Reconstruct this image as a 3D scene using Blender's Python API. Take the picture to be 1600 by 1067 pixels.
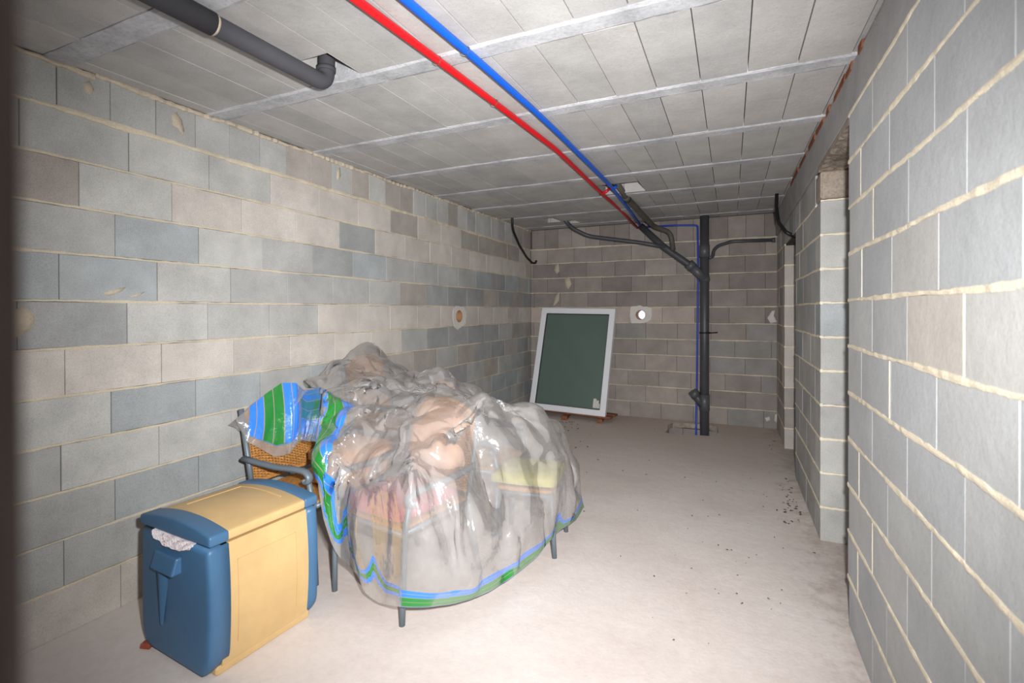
import bpy, bmesh, math, random
import numpy as np
from mathutils import Vector, Matrix
from mathutils.geometry import tessellate_polygon

for o in list(bpy.data.objects):
    bpy.data.objects.remove(o, do_unlink=True)
scene = bpy.context.scene
C = scene.collection
random.seed(7)
rng = np.random.default_rng(11)

# ------------------------------------------------------------------ camera
FPX, YAW, PITCH, ROLL, CY, CAM_H = 760.0, 0.422722, 0.005261, -0.001393, 489.685, 1.42298
XL, XR, XP, YB = -2.6757, 0.4897, 0.505, 6.6239        # left wall, right wall, right piers, back wall
fwd = Vector((-math.sin(YAW)*math.cos(PITCH), math.cos(YAW)*math.cos(PITCH), -math.sin(PITCH)))
rt0 = Vector((math.cos(YAW), math.sin(YAW), 0)); up0 = rt0.cross(fwd)
rt = rt0*math.cos(ROLL) + up0*math.sin(ROLL)
up = -rt0*math.sin(ROLL) + up0*math.cos(ROLL)
CAM = Vector((0, 0, CAM_H))
cam_data = bpy.data.cameras.new('camera')
cam = bpy.data.objects.new('camera', cam_data); C.objects.link(cam)
cam_data.sensor_width = 36.0; cam_data.sensor_fit = 'HORIZONTAL'
cam_data.lens = FPX/1600*36.0
cam_data.shift_y = (CY-533.5)/1600
cam_data.clip_start = 0.02; cam_data.clip_end = 60
m = Matrix((rt, up, -fwd)).transposed().to_4x4(); m.translation = CAM
cam.matrix_world = m
cam_data.dof.use_dof = True
cam_data.dof.focus_distance = 3.4
cam_data.dof.aperture_fstop = 2.6
scene.camera = cam

# ------------------------------------------------------------------ light: daylight outside, the photographer's flash
world = bpy.data.worlds.new('daylight'); scene.world = world; world.use_nodes = True
bg = world.node_tree.nodes['Background']
bg.inputs[0].default_value = (0.93, 0.97, 1.0, 1); bg.inputs[1].default_value = 1.6
fl_data = bpy.data.lights.new('flash', 'SPOT')
fl_data.energy = 690; fl_data.color = (1.0, 0.985, 0.975)
fl_data.spot_size = math.radians(114); fl_data.spot_blend = 1.0
fl_data.shadow_soft_size = 0.03
flash = bpy.data.objects.new('camera_flash', fl_data); C.objects.link(flash)
flash.location = CAM + rt*0.115 + up*0.12 + fwd*0.05
flash.rotation_euler = (fwd - rt*0.0 - up*0.09).to_track_quat('-Z', 'Y').to_euler()
vs = scene.view_settings
vs.view_transform = 'Standard'; vs.look = 'None'; vs.gamma = 1.0; vs.use_curve_mapping = False
vs.exposure = 0.0

# ------------------------------------------------------------------ pixel -> point helpers
def ray(x, y):
    return fwd + rt*((x-800)/FPX) + up*((CY-y)/FPX)
def at_x(x, y, X):
    v = ray(x, y); return CAM + v*(X/v.x)
def at_y(x, y, Y):
    v = ray(x, y); return CAM + v*(Y/v.y)
def at_z(x, y, z=0.0):
    v = ray(x, y); return CAM + v*((z-CAM_H)/v.z)
def zc(Y):
    return 2.515 + 0.0155*(Y-1)
TILT = 0.0155
def at_ceiling(x, y, drop=0.0):
    v = ray(x, y); z = 2.53
    for _ in range(20):
        t = (z-drop-CAM_H)/v.z; z = zc(v.y*t)
    return CAM + v*t

# ------------------------------------------------------------------ materials
def srgb(r, g, b):
    f = lambda c: (c/12.92 if c <= 0.04045 else ((c+0.055)/1.055)**2.4)
    return (f(r/255), f(g/255), f(b/255), 1.0)

class NT:
    def __init__(s, name):
        s.m = bpy.data.materials.new(name); s.m.use_nodes = True
        s.t = s.m.node_tree; s.b = s.t.nodes['Principled BSDF']; s.out = s.t.nodes['Material Output']
    def n(s, kind, **kw):
        nd = s.t.nodes.new(kind)
        for k, v in kw.items(): setattr(nd, k, v)
        return nd
    def l(s, a, b): s.t.links.new(a, b)
    def noise(s, scale, detail=4, rough=0.6, vec=None):
        nd = s.n('ShaderNodeTexNoise'); nd.inputs['Scale'].default_value = scale
        nd.inputs['Detail'].default_value = detail; nd.inputs['Roughness'].default_value = rough
        if vec: s.l(vec, nd.inputs['Vector'])
        return nd.outputs['Fac']
    def ramp(s, fac, stops, interp='LINEAR'):
        nd = s.n('ShaderNodeValToRGB'); cr = nd.color_ramp; cr.interpolation = interp
        while len(cr.elements) < len(stops): cr.elements.new(0.5)
        for e, (p, c) in zip(cr.elements, stops):
            e.position = p; e.color = c if len(c) == 4 else (*c, 1)
        s.l(fac, nd.inputs['Fac']); return nd.outputs['Color']
    def mix(s, fac, a, b, mode='MIX'):
        nd = s.n('ShaderNodeMix', data_type='RGBA', blend_type=mode)
        for sock, v in ((nd.inputs['Factor'], fac), (nd.inputs['A'], a), (nd.inputs['B'], b)):
            if isinstance(v, (int, float)): sock.default_value = v
            elif isinstance(v, tuple): sock.default_value = v
            else: s.l(v, sock)
        return nd.outputs['Result']
    def bump(s, fac, strength, dist, prev=None):
        nd = s.n('ShaderNodeBump'); nd.inputs['Strength'].default_value = strength; nd.inputs['Distance'].default_value = dist
        s.l(fac, nd.inputs['Height'])
        if prev: s.l(prev, nd.inputs['Normal'])
        return nd.outputs['Normal']
    def pos(s): return s.n('ShaderNodeNewGeometry').outputs['Position']

def g(v): return (v, v, v, 1)

def mat_concrete(name, fine=230, pits=0.5, blotch=(0.84, 1.10), use_object=True, base=None, bump=0.5):
    k = NT(name); p = k.pos()
    if use_object: col = k.n('ShaderNodeObjectInfo').outputs['Color']
    else:
        rgb = k.n('ShaderNodeRGB'); rgb.outputs[0].default_value = base; col = rgb.outputs[0]
    big = k.ramp(k.noise(5.0, 5, 0.62, p), [(0.3, g(blotch[0])), (0.7, g(blotch[1]))])
    sm = k.ramp(k.noise(fine, 3, 0.7, p), [(0.28, g(1-pits*0.55)), (0.5, g(1.0)), (0.75, g(1+pits*0.18))])
    c = k.mix(1.0, col, big, 'MULTIPLY'); c = k.mix(1.0, c, sm, 'MULTIPLY')
    k.l(c, k.b.inputs['Base Color']); k.b.inputs['Roughness'].default_value = 0.95
    k.b.inputs['Specular IOR Level'].default_value = 0.15
    n1 = k.bump(k.noise(fine, 3, 0.7, p), bump, 0.004); n2 = k.bump(k.noise(28, 4, 0.6, p), 0.35, 0.004, n1)
    k.l(n2, k.b.inputs['Normal'])
    return k.m

def mat_plain(name, col, rough=0.5, metal=0.0, spec=0.5, var=0.0, vscale=6.0, bump=0.0, bscale=40.0):
    k = NT(name)
    k.b.inputs['Roughness'].default_value = rough; k.b.inputs['Metallic'].default_value = metal
    k.b.inputs['Specular IOR Level'].default_value = spec
    p = k.pos()
    f = k.ramp(k.noise(vscale, 5, 0.6, p), [(0.3, g(1-var)), (0.7, g(1+var*0.6))])
    c = k.mix(1.0, col, f, 'MULTIPLY'); k.l(c, k.b.inputs['Base Color'])
    if bump: k.l(k.bump(k.noise(bscale, 3, 0.6, p), bump, 0.003), k.b.inputs['Normal'])
    return k.m

M = {}
M['block'] = mat_concrete('concrete_block')
M['smooth_block'] = mat_concrete('smooth_concrete_block', fine=150, pits=0.22, blotch=(0.90, 1.06), bump=0.22)
M['ceil_block'] = mat_concrete('ceiling_concrete', fine=120, pits=0.22, blotch=(0.86, 1.08), bump=0.25)
M['joist'] = mat_concrete('joist_concrete', fine=70, pits=0.45, blotch=(0.72, 1.22), bump=0.4)
M['mortar'] = mat_concrete('mortar', fine=160, pits=0.35, blotch=(0.86, 1.1), use_object=False, base=srgb(208, 197, 176), bump=0.8)
M['mortar_right'] = mat_concrete('mortar_cream', fine=160, pits=0.35, blotch=(0.86, 1.1), use_object=False, base=srgb(232, 221, 198), bump=0.6)
M['backing'] = mat_concrete('joint_filler', use_object=False, base=srgb(92, 88, 84))
M['plaster'] = mat_concrete('plaster_patch', fine=90, pits=0.15, blotch=(0.93, 1.05), use_object=False, base=srgb(212, 208, 202), bump=0.5)
M['splash'] = mat_concrete('mortar_splash', fine=90, pits=0.3, use_object=False, base=srgb(196, 184, 166), bump=0.6)
M['lintel'] = mat_concrete('lintel_concrete', fine=110, pits=0.25, use_object=False, base=srgb(164, 164, 164), bump=0.3)
M['rubble'] = mat_concrete('rough_lintel_underside', fine=60, pits=0.6, blotch=(0.6, 1.25), use_object=False, base=srgb(158, 146, 134), bump=0.9)
M['clay'] = mat_concrete('fired_clay', fine=120, pits=0.4, blotch=(0.6, 1.3), use_object=False, base=srgb(138, 88, 64), bump=0.5)
M['jamb'] = mat_plain('dark_stained_wood', srgb(74, 58, 52), 0.6, var=0.3, vscale=14)
M['duct'] = mat_plain('matt_dark_grey_pvc', srgb(74, 74, 79), 0.75, spec=0.2, var=0.12, vscale=9)
M['pvc'] = mat_plain('grey_pvc', srgb(84, 85, 90), 0.42, var=0.10, vscale=9)
M['pvc_dark'] = mat_plain('dark_grey_pvc', srgb(70, 71, 76), 0.45, var=0.14, vscale=9)
M['flex'] = mat_plain('dusty_flexible_pipe', srgb(86, 82, 74), 0.7, var=0.25, vscale=20)
M['black'] = mat_plain('black_corrugated_plastic', srgb(22, 22, 24), 0.5)
M['red'] = mat_plain('red_conduit_plastic', srgb(205, 22, 30), 0.4, var=0.08)
M['blue'] = mat_plain('blue_conduit_plastic', srgb(16, 92, 205), 0.4, var=0.08)
M['blue_thin'] = mat_plain('dark_blue_conduit_plastic', srgb(20, 62, 170), 0.4, var=0.08)
M['wire'] = mat_plain('galvanised_wire', srgb(120, 116, 110), 0.5, metal=0.7)
M['white_pvc'] = mat_plain('white_window_plastic', srgb(232, 234, 240), 0.35, var=0.03)
M['gasket'] = mat_plain('black_rubber_gasket', srgb(24, 28, 28), 0.6)
M['wood'] = mat_plain('reddish_wood', srgb(134, 84, 58), 0.8, var=0.35, vscale=22, bump=0.4, bscale=60)
M['old_wood'] = mat_plain('weathered_wood', srgb(124, 92, 74), 0.85, var=0.35, vscale=22, bump=0.4, bscale=60)
M['box_blue'] = mat_plain('slate_blue_plastic', srgb(66, 106, 142), 0.45, var=0.08, vscale=5, bump=0.05, bscale=200)
M['box_tan'] = mat_plain('tan_plastic', srgb(206, 174, 122), 0.5, var=0.10, vscale=7, bump=0.05, bscale=200)
M['chair_metal'] = mat_plain('grey_painted_metal', srgb(112, 124, 134), 0.45, metal=0.2, var=0.08)
M['tan_fabric'] = mat_plain('tan_fabric', srgb(204, 148, 100), 0.9, var=0.08, bump=0.3, bscale=250)
M['red_fabric'] = mat_plain('faded_red_fabric', srgb(176, 62, 78), 0.9, var=0.25, vscale=16, bump=0.3, bscale=250)
M['yellow_fabric'] = mat_plain('yellow_green_fabric', srgb(190, 184, 96), 0.9, var=0.3, vscale=14, bump=0.3, bscale=250)
M['brick'] = mat_plain('broken_brick', srgb(150, 74, 52), 0.9, var=0.3, vscale=60, bump=0.5, bscale=120)
M['crumb'] = mat_plain('dirt_crumbs', srgb(92, 74, 60), 0.95, var=0.4, vscale=20)
M['sleeve'] = mat_plain('terracotta_pipe_sleeve', srgb(168, 128, 94), 0.75, var=0.15, vscale=20)

def mat_wicker():
    k = NT('honey_wicker'); p = k.pos()
    c = k.ramp(k.noise(90, 3, 0.6, p), [(0.3, srgb(146, 96, 44)), (0.7, srgb(206, 152, 84))])
    k.l(c, k.b.inputs['Base Color']); k.b.inputs['Roughness'].default_value = 0.6
    return k.m
M['wicker'] = mat_wicker()

def mat_floor():
    k = NT('dusty_screed'); p = k.pos()
    base = k.ramp(k.noise(1.1, 6, 0.62, p), [(0.30, srgb(204, 193, 187)), (0.52, srgb(215, 206, 201)), (0.72, srgb(220, 213, 209))])
    fine = k.ramp(k.noise(26, 6, 0.7, p), [(0.3, g(0.93)), (0.55, g(1.0)), (0.75, g(1.03))])
    c = k.mix(1.0, base, fine, 'MULTIPLY')
    # dirt spilled along the right-hand piers and brown dust before the back wall: stains with their own outline
    sx = k.n('ShaderNodeSeparateXYZ'); k.l(p, sx.inputs[0])
    def mathn(op, a, b):
        nd = k.n('ShaderNodeMath', operation=op)
        for i, v in enumerate((a, b)):
            if isinstance(v, (int, float)): nd.inputs[i].default_value = v
            else: k.l(v, nd.inputs[i])
        return nd.outputs[0]
    wob = k.noise(2.2, 5, 0.7, p)
    edge = mathn('ADD', mathn('MULTIPLY', wob, 2.4), mathn('MULTIPLY', sx.outputs['Y'], 0.62))
    back = k.ramp(edge, [(0.0, g(0)), (0.98, g(0)), (1.0, g(1))])
    mr = k.n('ShaderNodeMapRange'); mr.inputs['From Min'].default_value = 3.7; mr.inputs['From Max'].default_value = 5.2
    k.l(edge, mr.inputs['Value'])
    c = k.mix(mathn('MULTIPLY', mr.outputs[0], 0.5), c, srgb(188, 166, 152))
    mx = k.n('ShaderNodeMapRange'); mx.inputs['From Min'].default_value = 0.50; mx.inputs['From Max'].default_value = 0.62
    k.l(mathn('ADD', mathn('MULTIPLY', sx.outputs['X'], 0.5), mathn('MULTIPLY', k.noise(7, 6, 0.75, p), 0.62)), mx.inputs['Value'])
    c = k.mix(mathn('MULTIPLY', mx.outputs[0], 0.36), c, srgb(128, 108, 88))
    k.l(c, k.b.inputs['Base Color']); k.b.inputs['Roughness'].default_value = 0.9
    k.b.inputs['Specular IOR Level'].default_value = 0.2
    k.l(k.bump(k.noise(60, 5, 0.7, p), 0.25, 0.004, k.bump(k.noise(6, 4, 0.6, p), 0.4, 0.01)), k.b.inputs['Normal'])
    return k.m
M['floor'] = mat_floor()

def mat_glass():
    k = NT('green_tinted_glass')
    tr = k.n('ShaderNodeBsdfTransparent'); tr.inputs[0].default_value = (0.52, 0.62, 0.58, 1)
    gl = k.n('ShaderNodeBsdfGlossy'); gl.inputs['Roughness'].default_value = 0.03; gl.inputs[0].default_value = (0.9, 1, 0.95, 1)
    df = k.n('ShaderNodeBsdfDiffuse'); df.inputs[0].default_value = srgb(126, 144, 137)
    a = k.n('ShaderNodeMixShader'); a.inputs[0].default_value = 0.5; k.l(tr.outputs[0], a.inputs[1]); k.l(df.outputs[0], a.inputs[2])
    fr = k.n('ShaderNodeFresnel'); fr.inputs[0].default_value = 1.45
    b = k.n('ShaderNodeMixShader'); k.l(fr.outputs[0], b.inputs[0]); k.l(a.outputs[0], b.inputs[1]); k.l(gl.outputs[0], b.inputs[2])
    k.l(b.outputs[0], k.out.inputs['Surface'])
    return k.m
M['glass'] = mat_glass()

def mat_plastic():
    k = NT('clear_plastic_film_with_striped_border'); p = k.pos()
    at = k.n('ShaderNodeAttribute', attribute_name='band')
    B, G, T, X = srgb(40, 128, 236), srgb(20, 128, 44), srgb(150, 140, 130), (0, 0, 0)
    stops = [(0.0, B), (.135, T), (.15, B), (.28, T), (.30, G), (.475, T), (.49, G), (.67, T), (.69, B), (.83, T), (.845, B), (.985, T)]
    col = k.ramp(at.outputs['Fac'], stops, 'CONSTANT')
    gt = k.n('ShaderNodeMath', operation='GREATER_THAN'); k.l(at.outputs['Fac'], gt.inputs[0]); gt.inputs[1].default_value = 0.001
    lt = k.n('ShaderNodeMath', operation='LESS_THAN'); k.l(at.outputs['Fac'], lt.inputs[0]); lt.inputs[1].default_value = 0.985
    band = k.n('ShaderNodeMath', operation='MULTIPLY'); k.l(gt.outputs[0], band.inputs[0]); k.l(lt.outputs[0], band.inputs[1])
    crk = k.bump(k.noise(34, 3, 0.55, p), 0.35, 0.008, k.bump(k.noise(11, 2, 0.5, p), 0.4, 0.02))
    haze = k.ramp(k.noise(4, 4, 0.6, p), [(0.3, g(0.31)), (0.7, g(0.52))])
    tr = k.n('ShaderNodeBsdfTransparent'); tr.inputs[0].default_value = (0.93, 0.93, 0.93, 1)
    df = k.n('ShaderNodeBsdfDiffuse'); df.inputs[0].default_value = srgb(222, 220, 219); k.l(crk, df.inputs['Normal'])
    tl = k.n('ShaderNodeBsdfTranslucent'); tl.inputs[0].default_value = srgb(222, 220, 219)
    hz = k.n('ShaderNodeMixShader'); hz.inputs[0].default_value = 0.4; k.l(df.outputs[0], hz.inputs[1]); k.l(tl.outputs[0], hz.inputs[2])
    a = k.n('ShaderNodeMixShader'); k.l(haze, a.inputs[0]); k.l(tr.outputs[0], a.inputs[1]); k.l(hz.outputs[0], a.inputs[2])
    ink = k.n('ShaderNodeBsdfDiffuse'); k.l(col, ink.inputs[0]); k.l(crk, ink.inputs['Normal'])
    bm_ = k.n('ShaderNodeMath', operation='MULTIPLY'); bm_.inputs[1].default_value = 0.93; k.l(band.outputs[0], bm_.inputs[0])
    b = k.n('ShaderNodeMixShader'); k.l(bm_.outputs[0], b.inputs[0]); k.l(a.outputs[0], b.inputs[1]); k.l(ink.outputs[0], b.inputs[2])
    gl = k.n('ShaderNodeBsdfGlossy'); gl.inputs['Roughness'].default_value = 0.20; k.l(crk, gl.inputs['Normal'])
    fr = k.n('ShaderNodeMath', operation='MULTIPLY'); fr0 = k.n('ShaderNodeFresnel'); fr0.inputs[0].default_value = 1.45; k.l(fr0.outputs[0], fr.inputs[0]); fr.operation = 'MULTIPLY_ADD'; fr.inputs[1].default_value = 0.35; fr.inputs[2].default_value = 0.05
    c = k.n('ShaderNodeMixShader'); k.l(fr.outputs[0], c.inputs[0]); k.l(b.outputs[0], c.inputs[1]); k.l(gl.outputs[0], c.inputs[2])
    k.l(c.outputs[0], k.out.inputs['Surface'])
    return k.m
M['film'] = mat_plastic()

def mat_paper():
    k = NT('printed_paper'); p = k.pos()
    c = k.ramp(k.noise(60, 2, 0.5, p), [(0.0, srgb(236, 232, 234)), (0.60, srgb(232, 226, 230)), (0.64, srgb(206, 110, 112)), (0.70, srgb(226, 214, 222))])
    k.l(c, k.b.inputs['Base Color']); k.b.inputs['Roughness'].default_value = 0.8
    return k.m
M['paper'] = mat_paper()

# ------------------------------------------------------------------ mesh helpers
def finish(bm, name, mat, parent=None, smooth=False, loc=None, recalc=True):
    if recalc: bmesh.ops.recalc_face_normals(bm, faces=bm.faces)
    me = bpy.data.meshes.new(name); bm.to_mesh(me); bm.free()
    if smooth:
        for p in me.polygons: p.use_smooth = True
    return link(name, me, mat, parent, loc)
def link(name, me, mat, parent=None, loc=None):
    o = bpy.data.objects.new(name, me); C.objects.link(o)
    if mat and not me.materials: me.materials.append(M[mat] if isinstance(mat, str) else mat)
    if parent: o.parent = parent
    if loc: o.location = loc
    return o
def box(bm, a, b, mat=None):
    (x0, y0, z0), (x1, y1, z1) = a, b
    vs_ = [bm.verts.new(c) for c in ((x0,y0,z0),(x1,y0,z0),(x1,y1,z0),(x0,y1,z0),(x0,y0,z1),(x1,y0,z1),(x1,y1,z1),(x0,y1,z1))]
    if mat is not None:
        for v in vs_: v.co = mat @ v.co
    for f in ((0,3,2,1),(4,5,6,7),(0,1,5,4),(1,2,6,5),(2,3,7,6),(3,0,4,7)): bm.faces.new([vs_[i] for i in f])
    return vs_
def bevel_all(bm, w, seg=1):
    bmesh.ops.bevel(bm, geom=list(bm.edges), offset=w, segments=seg, affect='EDGES', profile=0.5)
def rounded(pts, r=0.04, n=5):
    """round the corners of a polyline"""
    P = [Vector(p) for p in pts]; out = [P[0]]
    for i in range(1, len(P)-1):
        a, b, c = P[i-1], P[i], P[i+1]
        rr = min(r, (a-b).length*0.45, (c-b).length*0.45)
        p0 = b+(a-b).normalized()*rr; p1 = b+(c-b).normalized()*rr
        for k in range(n+1):
            t = k/n; out.append(p0*(1-t)**2 + b*2*t*(1-t) + p1*t*t)
    out.append(P[-1]); return out
def tube(bm, pts, r, seg=14, cap=True, squash=None):
    pts = [Vector(p) for p in pts]; n = len(pts); rings = []
    t0 = (pts[1]-pts[0]).normalized()
    ref = Vector((0,0,1)) if abs(t0.z) < 0.9 else Vector((1,0,0))
    nrm = t0.cross(ref).normalized()
    for i, p in enumerate(pts):
        t = (pts[min(i+1,n-1)]-pts[max(i-1,0)]).normalized()
        nrm = (nrm - t*nrm.dot(t)).normalized(); bi = t.cross(nrm)
        rr = r[i] if isinstance(r, (list, tuple)) else r
        rings.append([bm.verts.new(p + nrm*math.cos(2*math.pi*k/seg)*rr + bi*math.sin(2*math.pi*k/seg)*rr*(squash or 1)) for k in range(seg)])
    for a, b in zip(rings, rings[1:]):
        for k in range(seg): bm.faces.new((a[k], a[(k+1)%seg], b[(k+1)%seg], b[k]))
    if cap: bm.faces.new(rings[0][::-1]); bm.faces.new(rings[-1])
def tube_obj(name, pts, r, mat, parent=None, seg=14, cap=True, squash=None):
    bm = bmesh.new(); tube(bm, pts, r, seg, cap, squash)
    o = finish(bm, name, mat, parent)
    for p in o.data.polygons: p.use_smooth = len(p.vertices) == 4
    return o
def tag(o, label=None, cat=None, group=None, kind=None):
    for k, v in (('label', label), ('category', cat), ('group', group), ('kind', kind)):
        if v: o[k] = v
    return o
def empty(name, loc=(0,0,0), rz=0):
    o = bpy.data.objects.new(name, None); C.objects.link(o); o.location = loc; o.rotation_euler = (0,0,rz); o.empty_display_size = 0.1
    return o
def copy_tree(o, parent=None):
    c = o.copy(); C.objects.link(c); c.parent = parent
    for ch in list(o.children): copy_tree(ch, c)
    return c
def cut(o, cutters):
    """apply boolean differences, then drop the cutters"""
    for cu in cutters:
        md = o.modifiers.new('cut', 'BOOLEAN'); md.operation = 'DIFFERENCE'; md.object = cu; md.solver = 'EXACT'
    bpy.context.view_layer.update()
    dg = bpy.context.evaluated_depsgraph_get()
    me = bpy.data.meshes.new_from_object(o.evaluated_get(dg))
    o.modifiers.clear(); o.data = me
def cyl_cutter(c, axis, r, L):
    bm = bmesh.new(); d = Vector(axis)
    tube(bm, [Vector(c)-d*L, Vector(c)+d*L], r, 28)
    return finish(bm, 'cutter', None)

# ------------------------------------------------------------------ concrete block walls
COURSE = 0.21; JOINT = 0.010
_bcache = {}
def block_mesh(L, H, D, bev=0.002):
    key = (round(L,3), round(H,3), round(D,3), bev)
    if key not in _bcache:
        bm = bmesh.new(); box(bm, (0,0,0), (L, D, H)); bevel_all(bm, min(bev, L*0.2))
        bmesh.ops.recalc_face_normals(bm, faces=bm.faces)
        me = bpy.data.meshes.new('concrete_block'); bm.to_mesh(me); bm.free(); _bcache[key] = me
    return _bcache[key]
LIGHT, MID, DARK, BLUEG, BEIGE, BROWN, DBROWN = (srgb(*c) for c in ((186,186,183),(175,176,174),(159,161,161),(166,171,173),(199,193,186),(170,164,158),(148,143,139)))
def jit(c, a=0.07):
    f = 1 + random.uniform(-a, a); return (c[0]*f, c[1]*f, c[2]*f, 1)
def place_block(parent, face, u0, u1, z0, z1, D, col, mat='block'):
    """face: ('L'|'R'|'B', plane). u along the wall (Y for side walls, X for the back wall)"""
    side, plane = face; L = u1-u0-0.003; H = z1-z0
    if L < 0.02 or H < 0.02: return None
    me = block_mesh(L, H, D, 0.001 if mat == 'smooth_block' else 0.002)
    if not me.materials: me.materials.append(M['block'])
    o = bpy.data.objects.new('concrete_block', me); C.objects.link(o); o.parent = parent
    if mat != 'block':
        o.material_slots[0].link = 'OBJECT'; o.material_slots[0].material = M[mat]
    d = random.uniform(-0.002, 0.0015)*(0.12 if mat == 'smooth_block' else 1)
    if side == 'L': o.location = (plane+d, u0+0.002, z0); o.rotation_euler = (0, 0, math.pi/2)
    elif side == 'R': o.location = (plane-d, u1-0.002, z0); o.rotation_euler = (0, 0, -math.pi/2)
    else: o.location = (u0+0.002, plane-d, z0)
    o.rotation_euler.z += random.uniform(-0.004, 0.004)*(0.12 if mat == 'smooth_block' else 1)
    o.color = jit(col)
    return o
def mortar_bed(parent, face, u0, u1, z, h, proud, mat='mortar', step=0.035):
    side, plane = face; n = max(2, int((u1-u0)/step)); bm = bmesh.new(); rows = []
    w1, w2 = random.uniform(0, 9), random.uniform(0, 9)
    for i in range(n+1):
        u = u0+(u1-u0)*i/n
        a = z - h/2*(1+0.35*math.sin(u*9+w1)) - random.uniform(0, h*0.30)
        b = z + h/2*(1+0.30*math.sin(u*7+w2)) + random.uniform(0, h*0.30)
        p = proud*random.uniform(0.3, 1.25)
        prof = ((-0.012, a), (p*0.7, a+h*0.15), (p, (a+b)/2), (p*0.6, b-h*0.15), (-0.012, b))
        row = []
        for dp, zz in prof:
            if side == 'L': row.append(bm.verts.new((plane+dp, u, zz)))
            elif side == 'R': row.append(bm.verts.new((plane-dp, u, zz)))
            else: row.append(bm.verts.new((u, plane-dp, zz)))
        rows.append(row)
    for a, b in zip(rows, rows[1:]):
        for k in range(4): bm.faces.new((a[k], a[k+1], b[k+1], b[k]))
        bm.faces.new((a[4], a[0], b[0], b[4]))
    bm.faces.new(rows[0]); bm.faces.new(rows[-1][::-1])
    return finish(bm, 'mortar_joint', mat, parent, smooth=False)
def courses(parent, face, u0, u1, phases, D, colour, mat='block', k0=0, k1=11, length=0.4, bed=True, bedh=JOINT, proud=0.003, bedmat='mortar', ztop=None):
    for k in range(k0, k1):
        z0 = k*COURSE + (JOINT/2 if k else 0.0); z1 = (k+1)*COURSE - JOINT/2
        if ztop and z1 > ztop: z1 = ztop
        u = phases[k] + math.floor((u0-phases[k])/length)*length
        while u < u1:
            a, b = max(u, u0), min(u+length, u1)
            if b-a > 0.03: place_block(parent, face, a, b, z0, z1, D, colour(k, (a+b)/2), mat)
            u += length
        if bed and k > 0: mortar_bed(parent, face, u0, u1, k*COURSE, bedh, proud, bedmat)

# --- left wall
def slab(name, a, b, mat, parent=None):
    bm = bmesh.new(); box(bm, a, b); return finish(bm, name, mat, parent)
wall_left = slab('wall_left', (XL-0.20, -0.15, -0.05), (XL-0.012, YB+0.2, 2.75), 'backing')
tag(wall_left, 'long grey concrete block wall with cream mortar beds', kind='structure')
L_PH = [0.156, 0.338, 0.134, 0.33, 0.12, 0.345, 0.189, 0.327, 0.14, 0.0, 0.2]
def col_left(k, y):
    if k == 10: return MID if y < 1.4 else LIGHT if y < 2.2 else BEIGE if y < 3.2 else random.choice((BEIGE, BROWN, DARK))
    if k == 9: return BROWN if y < 1.2 else LIGHT if y < 1.6 else BEIGE if y < 2.78 else DARK if y < 3.18 else BEIGE
    if k == 8: return MID if y < 1.34 else BLUEG if y < 1.74 else LIGHT if y < 2.14 else MID if y < 2.6 else random.choice((BLUEG, DARK, MID))
    if k == 7: return random.choice((BLUEG, LIGHT, MID)) if y < 3.5 else random.choice((DARK, BROWN))
    if k == 6: return DARK if y < 1.39 else LIGHT if y < 2.6 else BEIGE
    if k == 5: return BEIGE if y < 3.6 else random.choice((DARK, BROWN, MID))
    if k == 0: return BEIGE if y < 1.8 else MID
    if k in (1, 2): return random.choice((BLUEG, MID, BLUEG))
    return random.choice((MID, LIGHT, BLUEG)) if y < 3.4 else random.choice((DARK, BROWN, MID))
courses(wall_left, ('L', XL), 0.06, YB, L_PH, 0.09, col_left)
u = 0.12
while u < YB:                                          # top course of upright half blocks
    zt = zc(u)-0.012
    place_block(wall_left, ('L', XL), max(u, 0.06), min(u+0.2005, YB), 11*COURSE+JOINT/2, zt, 0.09, (MID if u < 2.2 else random.choice((MID, BROWN, LIGHT))))
    u += 0.2005
mortar_bed(wall_left, ('L', XL), 0.06, YB, 11*COURSE, 0.022, 0.008)
for a in np.arange(0.06, YB-0.05, 0.6):                # rough filling under the ceiling
    b = min(a+0.6, YB); mortar_bed(wall_left, ('L', XL), a, b, zc((a+b)/2)-0.012, 0.022, 0.014, 'splash', step=0.022)

# --- back wall
wall_back = slab('wall_back', (XL-0.2, YB+0.012, -0.35), (2.2, YB+0.2, 2.75), 'backing')
tag(wall_back, 'far grey concrete block wall behind the drain pipes', kind='structure')
B_PH = [-0.035, 0.167, -0.065, 0.16, 0.045, 0.17, -0.02, 0.18, -0.02, 0.16, -0.02]
BK0, BK1, BK2, BK3 = (srgb(*c) for c in ((162, 153, 147), (150, 142, 137), (139, 132, 128), (152, 149, 146)))
def col_back(k, x):
    if k == 6: return srgb(184, 172, 164) if x < -0.3 else random.choice((BK1, BK2))
    if k == 5: return random.choice((BK0, BK3)) if x < -0.3 else random.choice((BK1, BK3))
    if k in (7, 8): return random.choice((BK2, BK1, BK2))
    if k in (9, 10): return random.choice((BK1, BK0, BK2))
    return random.choice((BK0, BK1, BK0)) if x < -0.2 else random.choice((BK3, BK1, BK3))
courses(wall_back, ('B', YB), XL, 0.70, B_PH, 0.09, col_back, proud=0.003)
u = -2.66
while u < 0.70:
    place_block(wall_back, ('B', YB), max(u, XL), min(u+0.202, 0.70), 11*COURSE+JOINT/2, zc(YB)-0.01, 0.09, random.choice((BK1, BK2, BK0)))
    u += 0.202
mortar_bed(wall_back, ('B', YB), XL, 0.70, 11*COURSE, 0.016, 0.006)

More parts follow.
